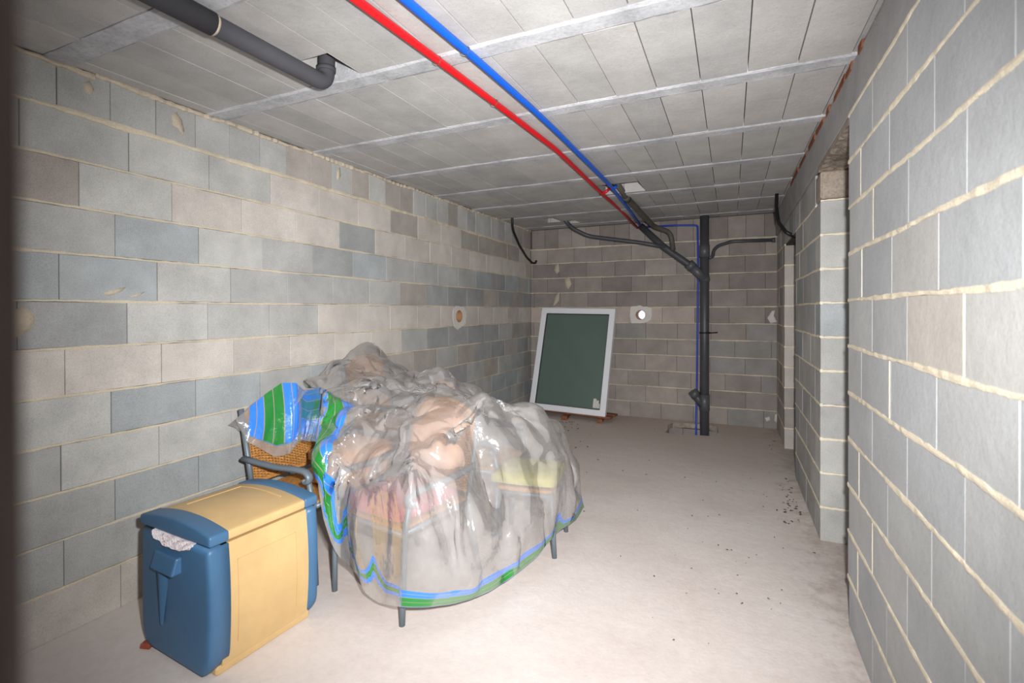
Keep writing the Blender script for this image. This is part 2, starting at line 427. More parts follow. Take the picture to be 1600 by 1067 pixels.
# --- right wall: near length, door opening, pier, second opening, far pier
Y_A, Y_B0, Y_B1, Y_C = 2.655, 3.52, 4.79, 5.72
bm = bmesh.new()
box(bm, (XR+0.012, -0.15, -0.05), (XR+0.18, Y_A-0.01, 2.31))
box(bm, (XP+0.012, Y_B0+0.01, -0.05), (XP+0.18, Y_B1-0.01, 2.31))
box(bm, (XP+0.012, Y_C+0.01, -0.05), (XP+0.18, YB, 2.31))
box(bm, (XP+0.012, Y_B1-0.01, 2.09), (XP+0.18, Y_C+0.01, 2.31))
wall_right = finish(bm, 'wall_right', 'backing')
tag(wall_right, 'right concrete block wall broken by two doorways', kind='structure')
A_PH = [0.23, 0.05, 0.236, 0.04, 0.24, 0.01, 0.245, 0.00, 0.235, 0.03, 0.25]
RG0, RG1 = srgb(180, 183, 185), srgb(184, 186, 186)
def col_right(k, y):
    if k == 6 and 1.45 < y < 1.85: return BEIGE
    if k == 6 and y < 1.45: return LIGHT
    if k == 7 and 1.6 < y < 2.0: return LIGHT
    return random.choice((RG0, RG1, RG0))
courses(wall_right, ('R', XR), -0.1, Y_A, A_PH, 0.19, col_right, 'smooth_block', bedh=0.015, proud=0.0035, bedmat='mortar_right')
P_PH = [0.12, 0.32, 0.12, 0.32, 0.12, 0.32, 0.12, 0.32, 0.12, 0.32, 0.12]
colp = lambda k, y: random.choice((BLUEG, MID, LIGHT, MID))
courses(wall_right, ('R', XP), Y_B0, Y_B1, P_PH, 0.19, colp, k1=10, bedh=0.013, proud=0.004, bedmat='mortar_right')
courses(wall_right, ('R', XP), Y_B0+0.2, Y_B1, P_PH, 0.19, colp, k0=10, k1=11, bedh=0.013, proud=0.004, bedmat='mortar_right')
courses(wall_right, ('R', XP), Y_C, YB, P_PH, 0.19, lambda k, y: random.choice((BEIGE, BROWN, MID)), bedh=0.013, proud=0.004, bedmat='mortar_right')
courses(wall_right, ('R', XP), Y_B1, Y_C, P_PH, 0.19, colp, k0=10, k1=11, bed=False)
for k in range(1, 11):                                  # bed joints showing on the pier ends
    for yy in (Y_B0, Y_C):
        mortar_bed(wall_right, ('B', yy), XP, XP+0.19, k*COURSE, 0.012, 0.003, 'mortar_right', step=0.02)
# a few pointed upright joints on the near length
for k, y in ((7, 2.41), (8, 2.235), (9, 2.43), (5, 2.025), (3, 2.449), (1, 2.468), (2, 2.236), (6, 1.45)):
    bm = bmesh.new(); n = 8; rows = []
    for i in range(n+1):
        z = k*COURSE+0.008+(COURSE-0.016)*i/n; w = 0.006*random.uniform(0.7, 1.3) if k != 6 else 0.003
        rows.append([bm.verts.new((XR-dx, y+s*w, z)) for dx, s in ((-0.01, -1), (0.0012*random.uniform(.5, 1.2), -0.7), (0.0012*random.uniform(.5, 1.2), 0.7), (-0.01, 1))])
    for a, b in zip(rows, rows[1:]):
        for q in range(3): bm.faces.new((a[q], a[q+1], b[q+1], b[q]))
    finish(bm, 'mortar_joint', 'mortar_right', wall_right)
mortar_bed(wall_right, ('R', XR), -0.1, Y_A, 11*COURSE, 0.014, 0.004, 'mortar_right')
# poured lintel beam over the whole right side, rough underside in the first doorway
bm = bmesh.new(); seg = 20
for i in range(seg):
    y0, y1 = -0.15+(YB+0.15)*i/seg, -0.15+(YB+0.15)*(i+1)/seg
    x = XR
    box(bm, (x, y0, 2.317), (XP+0.19, y1, zc((y0+y1)/2)-0.03))
bmesh.ops.remove_doubles(bm, verts=bm.verts, dist=1e-4)
o = finish(bm, 'lintel', 'lintel', wall_right); o['label'] = 'smooth poured concrete band under the ceiling'
bm = bmesh.new(); nx, ny = 8, 26; gridv = []
for i in range(ny+1):
    y = Y_A-0.02+(Y_B0-Y_A+0.04)*i/ny
    gridv.append([bm.verts.new((XR+0.004+0.195*j/nx, y, 2.285+random.uniform(-0.008, 0.008))) for j in range(nx+1)])
topv = [[bm.verts.new((v.co.x, v.co.y, 2.32)) for v in r] for r in gridv]
for i in range(ny):
    for j in range(nx):
        bm.faces.new((gridv[i][j], gridv[i+1][j], gridv[i+1][j+1], gridv[i][j+1]))
        bm.faces.new((topv[i][j], topv[i][j+1], topv[i+1][j+1], topv[i+1][j]))
for i in range(ny):
    bm.faces.new((gridv[i][0], topv[i][0], topv[i+1][0], gridv[i+1][0])); bm.faces.new((gridv[i][nx], gridv[i+1][nx], topv[i+1][nx], topv[i][nx]))
o = finish(bm, 'lintel_underside', 'rubble', wall_right); o['label'] = 'rough brown underside of the doorway lintel'
bm = bmesh.new(); box(bm, (XP, Y_B0, 2.11), (XP+0.19, Y_B0+0.195, 2.285)); bevel_all(bm, 0.012)
finish(bm, 'lintel_bearing', 'rubble', wall_right)
# clay packing pieces between the lintel band and the ceiling
for px0, py0, px1, py1 in ((1349, 52, 1342, 72), (1331, 92, 1322, 115), (1320, 118, 1303, 150), (1296, 163, 1291, 175), (1287, 185, 1276, 208), (1274, 212, 1264, 237), (1260, 245, 1250, 266), (1247, 272, 1236, 297)):
    ya, yb = at_x(px0, py0, XR).y, at_x(px1, py1, XR).y
    z = zc((ya+yb)/2)
    bm = bmesh.new(); box(bm, (XR-0.004, ya, z-0.042), (XR+0.10, yb, z-0.004)); bevel_all(bm, 0.005)
    for v in bm.verts: v.co += Vector((random.uniform(-.004, .004), 0, random.uniform(-.006, .004)))
    finish(bm, 'clay_packing', 'clay', wall_right)
slab('trim_1', (XR+0.01, -0.15, 2.48), (XP+0.19, YB, 2.75), 'lintel')['kind'] = 'structure'

# --- room beyond the doorways, wall behind the camera with its doorway
tag(slab('wall_side_room', (2.2, -0.15, -0.05), (2.4, YB+0.2, 2.75), 'lintel'), 'wall of the room beyond the doorways', kind='structure')
JX, JY = -0.165, 0.0634
bm = bmesh.new()
box(bm, (XL-0.2, -0.15, -0.05), (JX-0.035, JY-0.006, 2.75)); box(bm, (0.47, -0.15, -0.05), (2.4, JY-0.006, 2.75)); box(bm, (JX-0.035, -0.15, 2.12), (0.47, JY-0.006, 2.75))
tag(finish(bm, 'wall_front', 'lintel'), 'wall with the doorway the photograph is taken from', kind='structure')
bm = bmesh.new(); box(bm, (JX-0.035, -0.16, 0), (JX, JY, 2.12)); box(bm, (0.435, -0.16, 0), (0.47, JY, 2.12)); box(bm, (JX-0.035, -0.16, 2.085), (0.47, JY, 2.12))
bevel_all(bm, 0.004)
tag(finish(bm, 'door_1', 'jamb'), 'dark wooden door frame at the near edge', kind='structure')

# --- floor with the open pit at the foot of the drain pipe
pit = [(-0.70, 5.90), (-0.60, 5.875), (-0.46, 5.90), (-0.34, 5.93), (-0.24, 5.94), (-0.15, 6.00), (-0.13, 6.20), (-0.15, 6.45), (-0.30, 6.53), (-0.50, 6.51), (-0.67, 6.46), (-0.715, 6.30), (-0.69, 6.10)]
outer = [(XL-0.2, -1.6), (2.4, -1.6), (2.4, YB+0.2), (XL-0.2, YB+0.2)]
loops = [[Vector((x, y, 0)) for x, y in outer], [Vector((x, y, 0)) for x, y in pit]]
bm = bmesh.new(); vv = [bm.verts.new(v) for l in loops for v in l]
for t in tessellate_polygon(loops):
    try: bm.faces.new([vv[i] for i in t])
    except ValueError: pass
bmesh.ops.recalc_face_normals(bm, faces=bm.faces)
if sum(f.normal.z for f in bm.faces) < 0: bmesh.ops.reverse_faces(bm, faces=bm.faces)
floor = finish(bm, 'floor', 'floor', recalc=False)
tag(floor, 'pale dusty concrete screed floor', kind='structure')
bm = bmesh.new(); pv = [bm.verts.new((x, y, 0)) for x, y in pit]; low = [bm.verts.new((x, y, -0.06)) for x, y in pit]
for i in range(len(pv)): bm.faces.new((pv[i], pv[(i+1)%len(pv)], low[(i+1)%len(pv)], low[i]))
finish(bm, 'pit_edge', 'rubble', floor)
bm = bmesh.new()
box(bm, (-0.85, 5.75, -0.40), (0.0, 6.70, -0.36))
finish(bm, 'pit_bottom', 'floor', floor)
for x0 in (-0.80, -0.55, -0.30):
    o = place_block(floor, ('B', 6.47), x0, x0+0.25, -0.36, -0.062, 0.09, BK2); o.name = 'pit_block'
for x0 in (5.80, 6.20):
    place_block(floor, ('L', -0.72), x0, x0+0.4, -0.36, -0.062, 0.09, BK2).name = 'pit_block'
    place_block(floor, ('R', -0.12), x0, x0+0.4, -0.36, -0.062, 0.09, BK2).name = 'pit_block'

# ------------------------------------------------------------------ ceiling of concrete infill blocks between joists
ceiling = slab('ceiling', (XL-0.2, -1.6, 2.72), (2.4, YB+0.2, 2.85), 'lintel')
tag(ceiling, 'concrete ceiling of infill blocks between joists', kind='structure')
JOISTS = [0.39, 1.13, 1.84, 2.59, 3.355, 4.13, 4.90, 5.65, 6.43]
JW = 0.055
HOLES = [(-1.765, -1.570, 1.575, 1.785), (-1.132, -0.750, 4.39, 4.79), (-2.215, -2.03, 5.77, 6.10), (-2.04, -1.83, 6.08, 6.30)]
for yj in JOISTS:
    bm = bmesh.new(); n = 60; rows = []
    for i in range(n+1):
        x = XL+(XP+0.18-XL)*i/n
        w = [random.uniform(-0.004, 0.004) for _ in range(4)]
        rows.append([bm.verts.new(c) for c in ((x, -JW+w[0], 0.12), (x, -JW+w[0], -0.001), (x, -JW+0.014+w[1], -0.006), (x, JW-0.014+w[2], -0.006), (x, JW+w[3], -0.001), (x, JW+w[3], 0.12))])
    for a, b in zip(rows, rows[1:]):
        for q in range(5): bm.faces.new((a[q], a[q+1], b[q+1], b[q]))
        bm.faces.new((a[5], a[0], b[0], b[5]))
    bm.faces.new(rows[0][::-1]); bm.faces.new(rows[-1])
    o = finish(bm, 'joist', 'joist', ceiling); o.location = (0, yj, zc(yj)); o.rotation_euler.x = TILT
    o.color = jit(srgb(190, 192, 196), 0.03)
def minus(r, h):
    x0, x1, y0, y1 = r; a0, a1, b0, b1 = h
    if a0 >= x1 or a1 <= x0 or b0 >= y1 or b1 <= y0: return [r]
    out = []
    if a0 > x0: out.append((x0, a0, y0, y1))
    if a1 < x1: out.append((a1, x1, y0, y1))
    c0, c1 = max(x0, a0), min(x1, a1)
    if b0 > y0: out.append((c0, c1, y0, b0))
    if b1 < y1: out.append((c0, c1, b1, y1))
    return out
_cc = {}
def ceil_block(x0, x1, y0, y1):
    rects = [(x0, x1, y0, y1)]
    for h in HOLES: rects = [q for r in rects for q in minus(r, h)]
    if not rects: return
    ym = (y0+y1)/2
    whole = len(rects) == 1 and rects[0] == (x0, x1, y0, y1)
    key = (round(x1-x0, 3), round(y1-y0, 3)) if whole else None
    me = _cc.get(key) if key else None
    if me is None:
        bm = bmesh.new()
        for a, b, c, d in rects:
            b2 = bmesh.new(); box(b2, (a-x0, c-ym, 0), (b-x0, d-ym, 0.10))
            if whole: bevel_all(b2, 0.001)
            tmp = bpy.data.meshes.new('t'); b2.to_mesh(tmp); b2.free(); bm.from_mesh(tmp); bpy.data.meshes.remove(tmp)
        bmesh.ops.recalc_face_normals(bm, faces=bm.faces)
        me = bpy.data.meshes.new('ceiling_block'); bm.to_mesh(me); bm.free(); me.materials.append(M['ceil_block'])
        if key: _cc[key] = me
    o = bpy.data.objects.new('ceiling_block', me); C.objects.link(o); o.parent = ceiling
    o.location = (x0, ym, zc(ym)+random.uniform(-0.002, 0.002)); o.rotation_euler.x = TILT
    o.color = jit(random.choice((srgb(187, 186, 184), srgb(182, 181, 180), srgb(190, 188, 186))), 0.04)
edges = [-0.15]+JOISTS+[YB]
for i in range(len(edges)-1):
    y0 = edges[i]+(JW+0.001 if i else 0); y1 = edges[i+1]-(JW+0.001 if i < len(JOISTS) else 0)
    x = 0.07-0.2045*14
    while x < XR+0.02:
        a, b = max(x+0.002, XL), min(x+0.2045-0.002, XR+0.02)
        if b-a > 0.02: ceil_block(a, b, y0, y1)
        x += 0.2045
ceil_side = slab('ceiling_side_room', (XP+0.02, -0.15, 2.62), (2.4, YB+0.2, 2.72), 'lintel'); tag(ceil_side, 'ceiling of the room beyond the doorways', kind='structure')

# ------------------------------------------------------------------ round vent openings with plaster patches
def vent(wall, face, c, patch_px, label):
    side, plane = face; c = Vector(c)
    axis = (1,0,0) if side == 'L' else (0,1,0)
    cu = cyl_cutter(c, axis, 0.066, 0.5)
    for o in [wall]+[k for k in wall.children if k.name.startswith('concrete_block')]:
        if o is wall: cut(o, [cu]); continue
        bb = [o.matrix_basis @ Vector(v) for v in o.bound_box]
        lo = [min(v[i] for v in bb) for i in range(3)]; hi = [max(v[i] for v in bb) for i in range(3)]
        u = 1 if side == 'L' else 0
        if lo[2] < c.z+0.07 and hi[2] > c.z-0.07 and lo[u] < c[u]+0.07 and hi[u] > c[u]-0.07: cut(o, [cu])
    bpy.data.objects.remove(cu, do_unlink=True)
    root = empty('vent_opening', c)
    n = 30; bm = bmesh.new()
    R = {}
    for nm, r, d0, d1 in (('out', 0.0655, 0.006, -0.20), ('in', 0.060, 0.006, -0.20)):
        for d in (d0, d1):
            ring = []
            for k in range(n):
                a = 2*math.pi*k/n; q, s = r*math.cos(a), r*math.sin(a)
                ring.append(bm.verts.new((d, q, s) if side == 'L' else (q, -d, s)))
            R[nm, d] = ring
    def bridge(a, b):
        for k in range(n): bm.faces.new((a[k], a[(k+1)%n], b[(k+1)%n], b[k]))
    bridge(R['out', .006], R['out', -.2]); bridge(R['in', .006], R['in', -.2]); bridge(R['out', .006], R['in', .006]); bridge(R['out', -.2], R['in', -.2])
    sl = finish(bm, 'sleeve', 'sleeve', root)
    bm = bmesh.new(); inner, outer_, back = [], [], []
    pts = [(at_x(x, y, plane) if side == 'L' else at_y(x, y, plane)) - c for x, y in patch_px]
    if side == 'L': poly = [(p.y, p.z) for p in pts]
    else: poly = [(p.x, p.z) for p in pts]
    def radius(a):
        best = 0.1
        for (x0, y0), (x1, y1) in zip(poly, poly[1:]+poly[:1]):
            dx, dy = math.cos(a), math.sin(a); ex, ey = x1-x0, y1-y0
            den = dx*ey-dy*ex
            if abs(den) < 1e-9: continue
            t = (x0*ey-y0*ex)/den; s = (x0*dy-y0*dx)/den
            if t > 0 and -1e-6 <= s <= 1+1e-6: best = t
        return best
    n = 60
    for k in range(n):
        a = 2*math.pi*k/n; r = radius(a)*(1+random.uniform(-0.03, 0.03))
        for lst, rr, d in ((inner, 0.066, 0.004), (outer_, max(r, 0.075), 0.005), (back, max(r, 0.075)+0.002, -0.006)):
            q, s = rr*math.cos(a), rr*math.sin(a); lst.append(bm.verts.new((d, q, s) if side == 'L' else (q, -d, s)))
    for k in range(n):
        j = (k+1)%n; bm.faces.new((inner[k], outer_[k], outer_[j], inner[j])); bm.faces.new((outer_[k], back[k], back[j], outer_[j]))
    finish(bm, 'plaster_patch', 'plaster', root)
    tag(root, label, 'vent', 'round wall vents')
vent(wall_left, ('L', XL), (XL, 4.551, 1.366), [(708, 484), (713, 478), (724, 479), (728, 490), (727, 506), (720, 511), (715, 515), (710, 511), (707, 498)], 'round vent hole in the long side wall with pale plaster around it')
vent(wall_back, ('B', YB), (-1.097, YB, 1.367), [(986, 479), (1000, 477), (1005, 479), (1012, 479), (1018, 482), (1019, 490), (1017, 499), (1012, 503), (998, 505), (986, 505), (984, 492)], 'round vent hole in the far wall with daylight showing through')

# mortar splashes and stains left on the walls
def splash(wall, face, px, mat='splash'):
    side, plane = face
    pts = [(at_x(x, y, plane) if side in 'LR' else at_y(x, y, plane)) for x, y in px]
    d = Vector((1,0,0)) if side == 'L' else Vector((-1,0,0)) if side == 'R' else Vector((0,-1,0))
    bm = bmesh.new(); c = sum(pts, Vector())/len(pts)
    top = [bm.verts.new(p+d*0.0022) for p in pts]; low = [bm.verts.new(p+(p-c)*0.05-d*0.006) for p in pts]; cc = bm.verts.new(c+d*0.0032)
    n = len(pts)
    for k in range(n):
        j = (k+1)%n; bm.faces.new((top[k], top[j], cc)); bm.faces.new((low[k], low[j], top[j], top[k]))
    bm.faces.new(low[::-1])
    o = finish(bm, 'mortar_splash', mat, wall, smooth=True); return o
splash(wall_left, ('L', XL), [(22, 486), (36, 478), (52, 490), (54, 503), (46, 517), (34, 523), (24, 528), (19, 505)])
splash(wall_left, ('L', XL), [(268, 180), (276, 175), (284, 188), (288, 205), (285, 212), (278, 200), (270, 196)])
splash(wall_left, ('L', XL), [(128, 130), (140, 126), (147, 140), (143, 149), (132, 143)])
splash(wall_left, ('L', XL), [(160, 458), (180, 452), (196, 449), (190, 455), (172, 462)])
splash(wall_left, ('L', XL), [(200, 464), (218, 458), (226, 456), (216, 463)])
splash(wall_left, ('L', XL), [(527, 268), (531, 262), (532, 275), (529, 283), (526, 278)])
splash(wall_back, ('B', YB), [(868, 462), (874, 457), (873, 470), (867, 477), (864, 478)])
splash(wall_back, ('B', YB), [(868, 414), (873, 412), (874, 424), (870, 428), (866, 422)])
splash(wall_back, ('B', YB), [(882, 436), (889, 432), (893, 444), (888, 452), (884, 447)])
splash(wall_back, ('B', YB), [(1199, 497), (1206, 486), (1211, 485), (1209, 493), (1214, 503), (1204, 505)], 'plaster')
splash(wall_back, ('B', YB), [(1195, 653), (1202, 651), (1204, 656), (1198, 659)], 'plaster')
splash(wall_back, ('B', YB), [(1211, 648), (1217, 645), (1219, 655), (1214, 661), (1210, 657)], 'plaster')

# ------------------------------------------------------------------ drain pipes
PY = 6.47
top = at_y(1101, 341, PY); PX = top.x
soil = empty('soil_pipe', (PX, PY, -0.3))
tag(soil, 'tall dark grey drain stack with branch pipes against the far wall', 'pipe')
off = Vector(soil.location)
def sp(name, pts, r, mat='pvc_dark', seg=18, sub=None, squash=None):
    return tube_obj(name, [Vector(p)-off for p in pts], r, mat, sub or soil, seg)
def zpx(y): return at_y(1101, y, PY).z
sp('pipe', [(PX, PY, -0.36), (PX, PY, zc(PY)+0.05)], 0.054)
sp('coupling', [(PX, PY, zpx(402)), (PX, PY, zpx(383))], 0.061, 'pvc')
sp('coupling', [(PX, PY, zpx(440)), (PX, PY, zpx(432))], 0.061, 'pvc')
sp('coupling', [(PX, PY, zpx(641)), (PX, PY, zpx(616))], 0.061, 'pvc')
for y in (437,): sp('collar', [(PX, PY, zpx(y)-0.008), (PX, PY, zpx(y)+0.008)], 0.065, 'pvc')
cl = sp('clamp', [(PX, PY, zpx(521)), (PX, PY, zpx(518.5))], 0.062, 'black')
tube_obj('clamp_bolt', [Vector((PX+0.05, PY-0.01, zpx(520)))-off, Vector((PX+0.15, PY, zpx(519)))-off], 0.007, 'black', soil, 8)
# capped stub low down
a = at_y(1083, 612, PY-0.03); b = Vector((PX, PY, zpx(637)))
sp('stub', [b, a], 0.05); d = (a-b).normalized(); sp('stub_socket', [a-d*0.07, a+d*0.01], 0.060, 'pvc')
# diagonal branch from the wye up to the ceiling corner
w0 = Vector((PX, PY-0.01, zpx(436))); w1 = at_y(1080, 416, PY-0.06); w2 = at_y(1037, 386, PY-0.05); w3 = at_y(1001, 353, PY+0.05)
sp('wye', [w0, w1], 0.056, 'pvc'); sp('wye_socket', [w1+(w0-w1).normalized()*0.03, w1-(w0-w1).normalized()*0.05], 0.063, 'pvc')
sp('branch_pipe', rounded([w0, w1, w2, w3], 0.06), 0.043)
# branch from the ceiling hole by the side wall
h3 = at_ceiling(880, 346); h3 = Vector((h3.x, h3.y, h3.z+0.05))
p1 = at_y(893, 356, 6.22); p2 = at_y(919, 369, 6.33); p3 = at_y(1000, 379, 6.39); p4 = at_y(1040, 386, 6.40)
sp('branch_pipe', rounded([h3, p1, p2, p3, p4], 0.08), 0.026)
# dusty branch from the ceiling hole between the conduits
q0 = at_ceiling(962, 292); q0 = Vector((q0.x, q0.y, q0.z+0.05)); q1 = at_y(979, 309, 5.0); q2 = at_y(1022, 354, 6.2); q3 = at_y(1048, 363, 6.36); q4 = at_y(1052, 391, 6.38)
sp('flexible_branch', rounded([q0, q1, q2, q3, q4], 0.08), 0.030, 'flex')
sp('flexible_socket', [q1-(q2-q1).normalized()*0.05, q1+(q2-q1).normalized()*0.05], 0.038, 'flex')
# small waste to the right with its elbow
s = [at_y(1107, 403, PY), at_y(1114, 401, PY+0.02), at_y(1115, 391, PY+0.04), at_y(1122, 384, PY+0.06), at_y(1144, 377, YB-0.05), at_y(1209, 375, YB-0.045)]
sp('waste_pipe', rounded(s, 0.05), 0.021); e = s[-1]
sp('waste_cap', [e-Vector((0.02, 0, 0)), e+Vector((0.015, 0, 0))], 0.028, 'pvc_dark')

# thick pipe under the ceiling near the camera, turning up into its hole
DROP = 0.062
r0, r1, r2 = at_ceiling(257.5, 0, DROP), at_ceiling(331, 37, DROP), at_ceiling(500, 126, DROP)
dr = (r2-r0).normalized(); rs = r0-dr*0.9
cp = empty('ceiling_drain_pipe', (rs.x, rs.y, rs.z)); off2 = Vector(cp.location)
tag(cp, 'thick dark grey pipe under the ceiling turning up into a broken hole', 'pipe')
hole1 = r2+dr*0.035; e1 = Vector((hole1.x, hole1.y, r2.z))
tube_obj('pipe', [v-off2 for v in rounded([r1-dr*0.02, e1, Vector((e1.x+0.01, e1.y, e1.z+0.25))], 0.055, 7)], 0.037, 'duct', cp, 22)
tube_obj('pipe_socket_length', [v-off2 for v in (rs, r1)], 0.0415, 'duct', cp, 22)
tube_obj('glue_smear', [v-off2 for v in (r1-dr*0.002, r1+dr*0.010)], 0.0385, 'splash', cp, 22)
tube_obj('elbow_ring', [v-off2 for v in (Vector((e1.x+0.002, e1.y, e1.z+0.055)), Vector((e1.x+0.002, e1.y, e1.z+0.075)))], 0.042, 'duct', cp, 22)

# ------------------------------------------------------------------ conduits
def conduit(name, px, drop, r, mat, label, extra=None):
    pts = []
    for x, y in px: pts.append(at_ceiling(x, y, drop))
    d = (pts[0]-pts[1]).normalized(); pts.insert(0, pts[0]+d*0.9)
    if extra: pts += extra
    root = empty(name, pts[0]); o_ = Vector(root.location)
    tube_obj('tube', [p-o_ for p in rounded(pts, 0.10, 4)], r, mat, root, 14)
    tag(root, label, 'conduit')
    return root, o_
red, ro = conduit('red_conduit', [(557, 0), (680, 91), (800, 181), (868, 233), (905, 268), (940, 302)], 0.026, 0.0165, 'red', 'red plastic conduit running along the ceiling to the far wall', [at_y(970, 329, 5.7), at_y(996, 356, YB-0.02)])
rb = [at_ceiling(938, 303, 0.026), at_ceiling(948, 299, 0.02), at_ceiling(957, 290, -0.05)]
tube_obj('branch', [p-ro for p in rounded(rb, 0.05)], 0.014, 'red', red, 10)
blue, bo = conduit('blue_conduit', [(634, 0), (750, 98), (835, 173), (870, 206), (920, 256), (952, 288)], 0.028, 0.0165, 'blue', 'blue plastic conduit along the ceiling and down beside the drain stack', [at_y(985, 330, 5.6), at_y(1003, 355, YB-0.05)])
tube_obj('branch', [p-bo for p in rounded([at_ceiling(956, 295, 0.028), at_ceiling(963, 292, 0.01), at_ceiling(961, 287, -0.05)], 0.05)], 0.014, 'blue', blue, 10)
bd = [at_y(1002, 355, YB-0.04), at_y(1060, 352, YB-0.035), at_y(1090, 352, YB-0.035), at_y(1091, 420, YB-0.06), at_y(1089, 600, YB-0.07), at_y(1088, 655, 6.50), Vector((-0.395, 6.42, -0.30))]
tube_obj('drop_tube', [p-bo for p in rounded(bd, 0.03)], 0.0125, 'blue_thin', blue, 10)
for root, o_, x, y, dr_ in ((red, ro, 683, 94, 0.026), (blue, bo, 727, 79, 0.028), (red, ro, 772, 160, 0.026)):
    c = at_ceiling(x, y, dr_)-o_; bm = bmesh.new()
    tube(bm, [c+Vector((0.02*math.cos(t), 0.004*math.sin(t*3), 0.02*math.sin(t))) for t in np.linspace(0, 2*math.pi, 16)], 0.0016, 5)
    tube(bm, [c+Vector((-0.01, 0, 0.012)), c+Vector((-0.03, 0.012, 0.018))], 0.0014, 5)
    finish(bm, 'wire_tie', 'wire', root)
def cable(name, pts, r, label):
    root = tube_obj(name, rounded(pts, 0.06, 6), r, 'black', None, 10); tag(root, label, 'conduit', 'black flexible conduits'); return root
t0 = at_ceiling(800, 340); 
cable('black_conduit', [t0+Vector((0, 0, 0.04)), at_y(801, 358, 5.62), at_y(811, 382, 5.9), at_y(823, 402, 6.3), at_y(832, 411, 6.5), at_y(837, 411, 6.55), at_y(838, 407, 6.56)], 0.015, 'thin black flexible conduit hanging in the corner beside the long side wall')
t0 = at_ceiling(1214, 303)
cable('black_conduit', [t0+Vector((0, 0, 0.04)), at_y(1213, 326, 5.45), at_y(1216, 347, 5.3), at_y(1228, 363, 5.05), at_x(1243, 370, XP+0.03)], 0.017, 'black flexible conduit dropping from the ceiling into the far doorway')

# ------------------------------------------------------------------ spare window leaning on the far wall
bl, br = at_z(831, 638, 0.075), at_z(948.5, 652, 0.075)
tl, tr_ = at_y(845.5, 481, YB-0.055), at_y(960, 484.5, YB-0.03)
ux = ((br-bl)+(tr_-tl)).normalized(); uz = ((tl-bl)+(tr_-br)); uz = (uz-ux*uz.dot(ux)).normalized(); uy = uz.cross(ux)
cen = (bl+br+tl+tr_)/4; W = ((br-bl).length+(tr_-tl).length)/2; Hh = ((tl-bl).length+(tr_-br).length)/2
win = empty('window_unit'); mw = Matrix((ux, uy, uz)).transposed().to_4x4(); mw.translation = cen-uz*Hh/2; win.matrix_world = mw
tag(win, 'white framed window unit with dark green glass leaning in the corner', 'window')
def bar_mesh(w, h, fw, y0, y1):
    bm = bmesh.new()
    o_ = [(-w/2, 0), (w/2, 0), (w/2, h), (-w/2, h)]; i_ = [(-w/2+fw, fw), (w/2-fw, fw), (w/2-fw, h-fw), (-w/2+fw, h-fw)]
    R = [[bm.verts.new((x, y, z)) for x, z in l] for l in (o_, i_) for y in (y0, y1)]
    of, ob, nf, nb = R
    for k in range(4):
        j = (k+1)%4
        bm.faces.new((of[k], of[j], nf[j], nf[k])); bm.faces.new((ob[k], nb[k], nb[j], ob[j])); bm.faces.new((of[k], ob[k], ob[j], of[j])); bm.faces.new((nf[k], nf[j], nb[j], nb[k]))
    return bm
bm = bar_mesh(W, Hh, 0.078, -0.035, 0.035); bevel_all(bm, 0.006, 2); finish(bm, 'frame', 'white_pvc', win)
bm = bar_mesh(W-0.14, Hh-0.14, 0.016, -0.020, 0.010); o = finish(bm, 'gasket', 'gasket', win); o.location = (0, 0, 0.07)
bm = bmesh.new(); box(bm, (-W/2+0.08, -0.006, 0.08), (W/2-0.08, 0.0, Hh-0.08)); finish(bm, 'pane', 'glass', win)
bm = bmesh.new()
for i in range(3):
    x = W/2-0.18+0.035*i; h = (0.12, 0.10, 0.06)[i]
    box(bm, (x, -0.0085, 0.10), (x+0.04, -0.007, 0.10+h))
o = finish(bm, 'sticker', 'plaster', win); o['label'] = 'torn pale sticker in the lower corner of the glass'

# timber rest under the window and loose boards
def plank(name, a, b, w, t, mat, label, z=0.0, group=None, parent=None):
    a, b = Vector(a), Vector(b); d = b-a; L = d.length
    bm = bmesh.new(); n = 8; rows = []
    for i in range(n+1):
        x = L*i/n; q = [random.uniform(-0.004, 0.004) for _ in range(2)]
        rows.append([bm.verts.new((x, y, zz)) for y, zz in ((-w/2+q[0], 0), (w/2+q[1], 0), (w/2+q[1], t), (-w/2+q[0], t))])
    for p, q in zip(rows, rows[1:]):
        for k in range(4): bm.faces.new((p[k], p[(k+1)%4], q[(k+1)%4], q[k]))
    bm.faces.new(rows[0][::-1]); bm.faces.new(rows[-1])
    o = finish(bm, name, mat, parent); o.location = (a.x, a.y, z); o.rotation_euler.z = math.atan2(d.y, d.x)
    if label: tag(o, label, 'plank', group)
    return o
rest = empty('timber_rest', (bl.x, bl.y, 0)); tag(rest, 'low reddish timber rest under the leaning window', 'pallet')
fa, fb = at_z(824, 638, 0.06), at_z(953, 654, 0.06); ro_ = Vector(rest.location)
dv = (fb-fa).normalized(); nv = Vector((-dv.y, dv.x, 0))
plank('board', fa+nv*0.06-ro_, fb+nv*0.06-ro_, 0.11, 0.025, 'wood', None, 0.05, parent=rest)
plank('board', fa+nv*0.28-dv*0.1-ro_, fb+nv*0.22-ro_, 0.10, 0.025, 'wood', None, 0.05, parent=rest)
for x, y in ((838, 650), (882, 656), (937, 661)):
    p = at_z(x, y, 0.0); plank('bearer', p-ro_+Vector((0, -0.02, 0)), p-ro_+Vector((-0.05, 0.36, 0)), 0.07, 0.05, 'wood', None, 0.0, parent=rest)
G1 = 'loose boards by the leaning window'
plank('loose_board', at_z(812, 647, 0.03), at_z(866, 663, 0.03), 0.11, 0.022, 'old_wood', 'longer loose board lying before the timber rest, nearer the window', 0.024, G1)
plank('loose_board', at_z(812, 658, 0.0), at_z(860, 670, 0.0), 0.085, 0.022, 'old_wood', 'shorter loose board on the floor beside the plastic sheet', 0.0, G1)

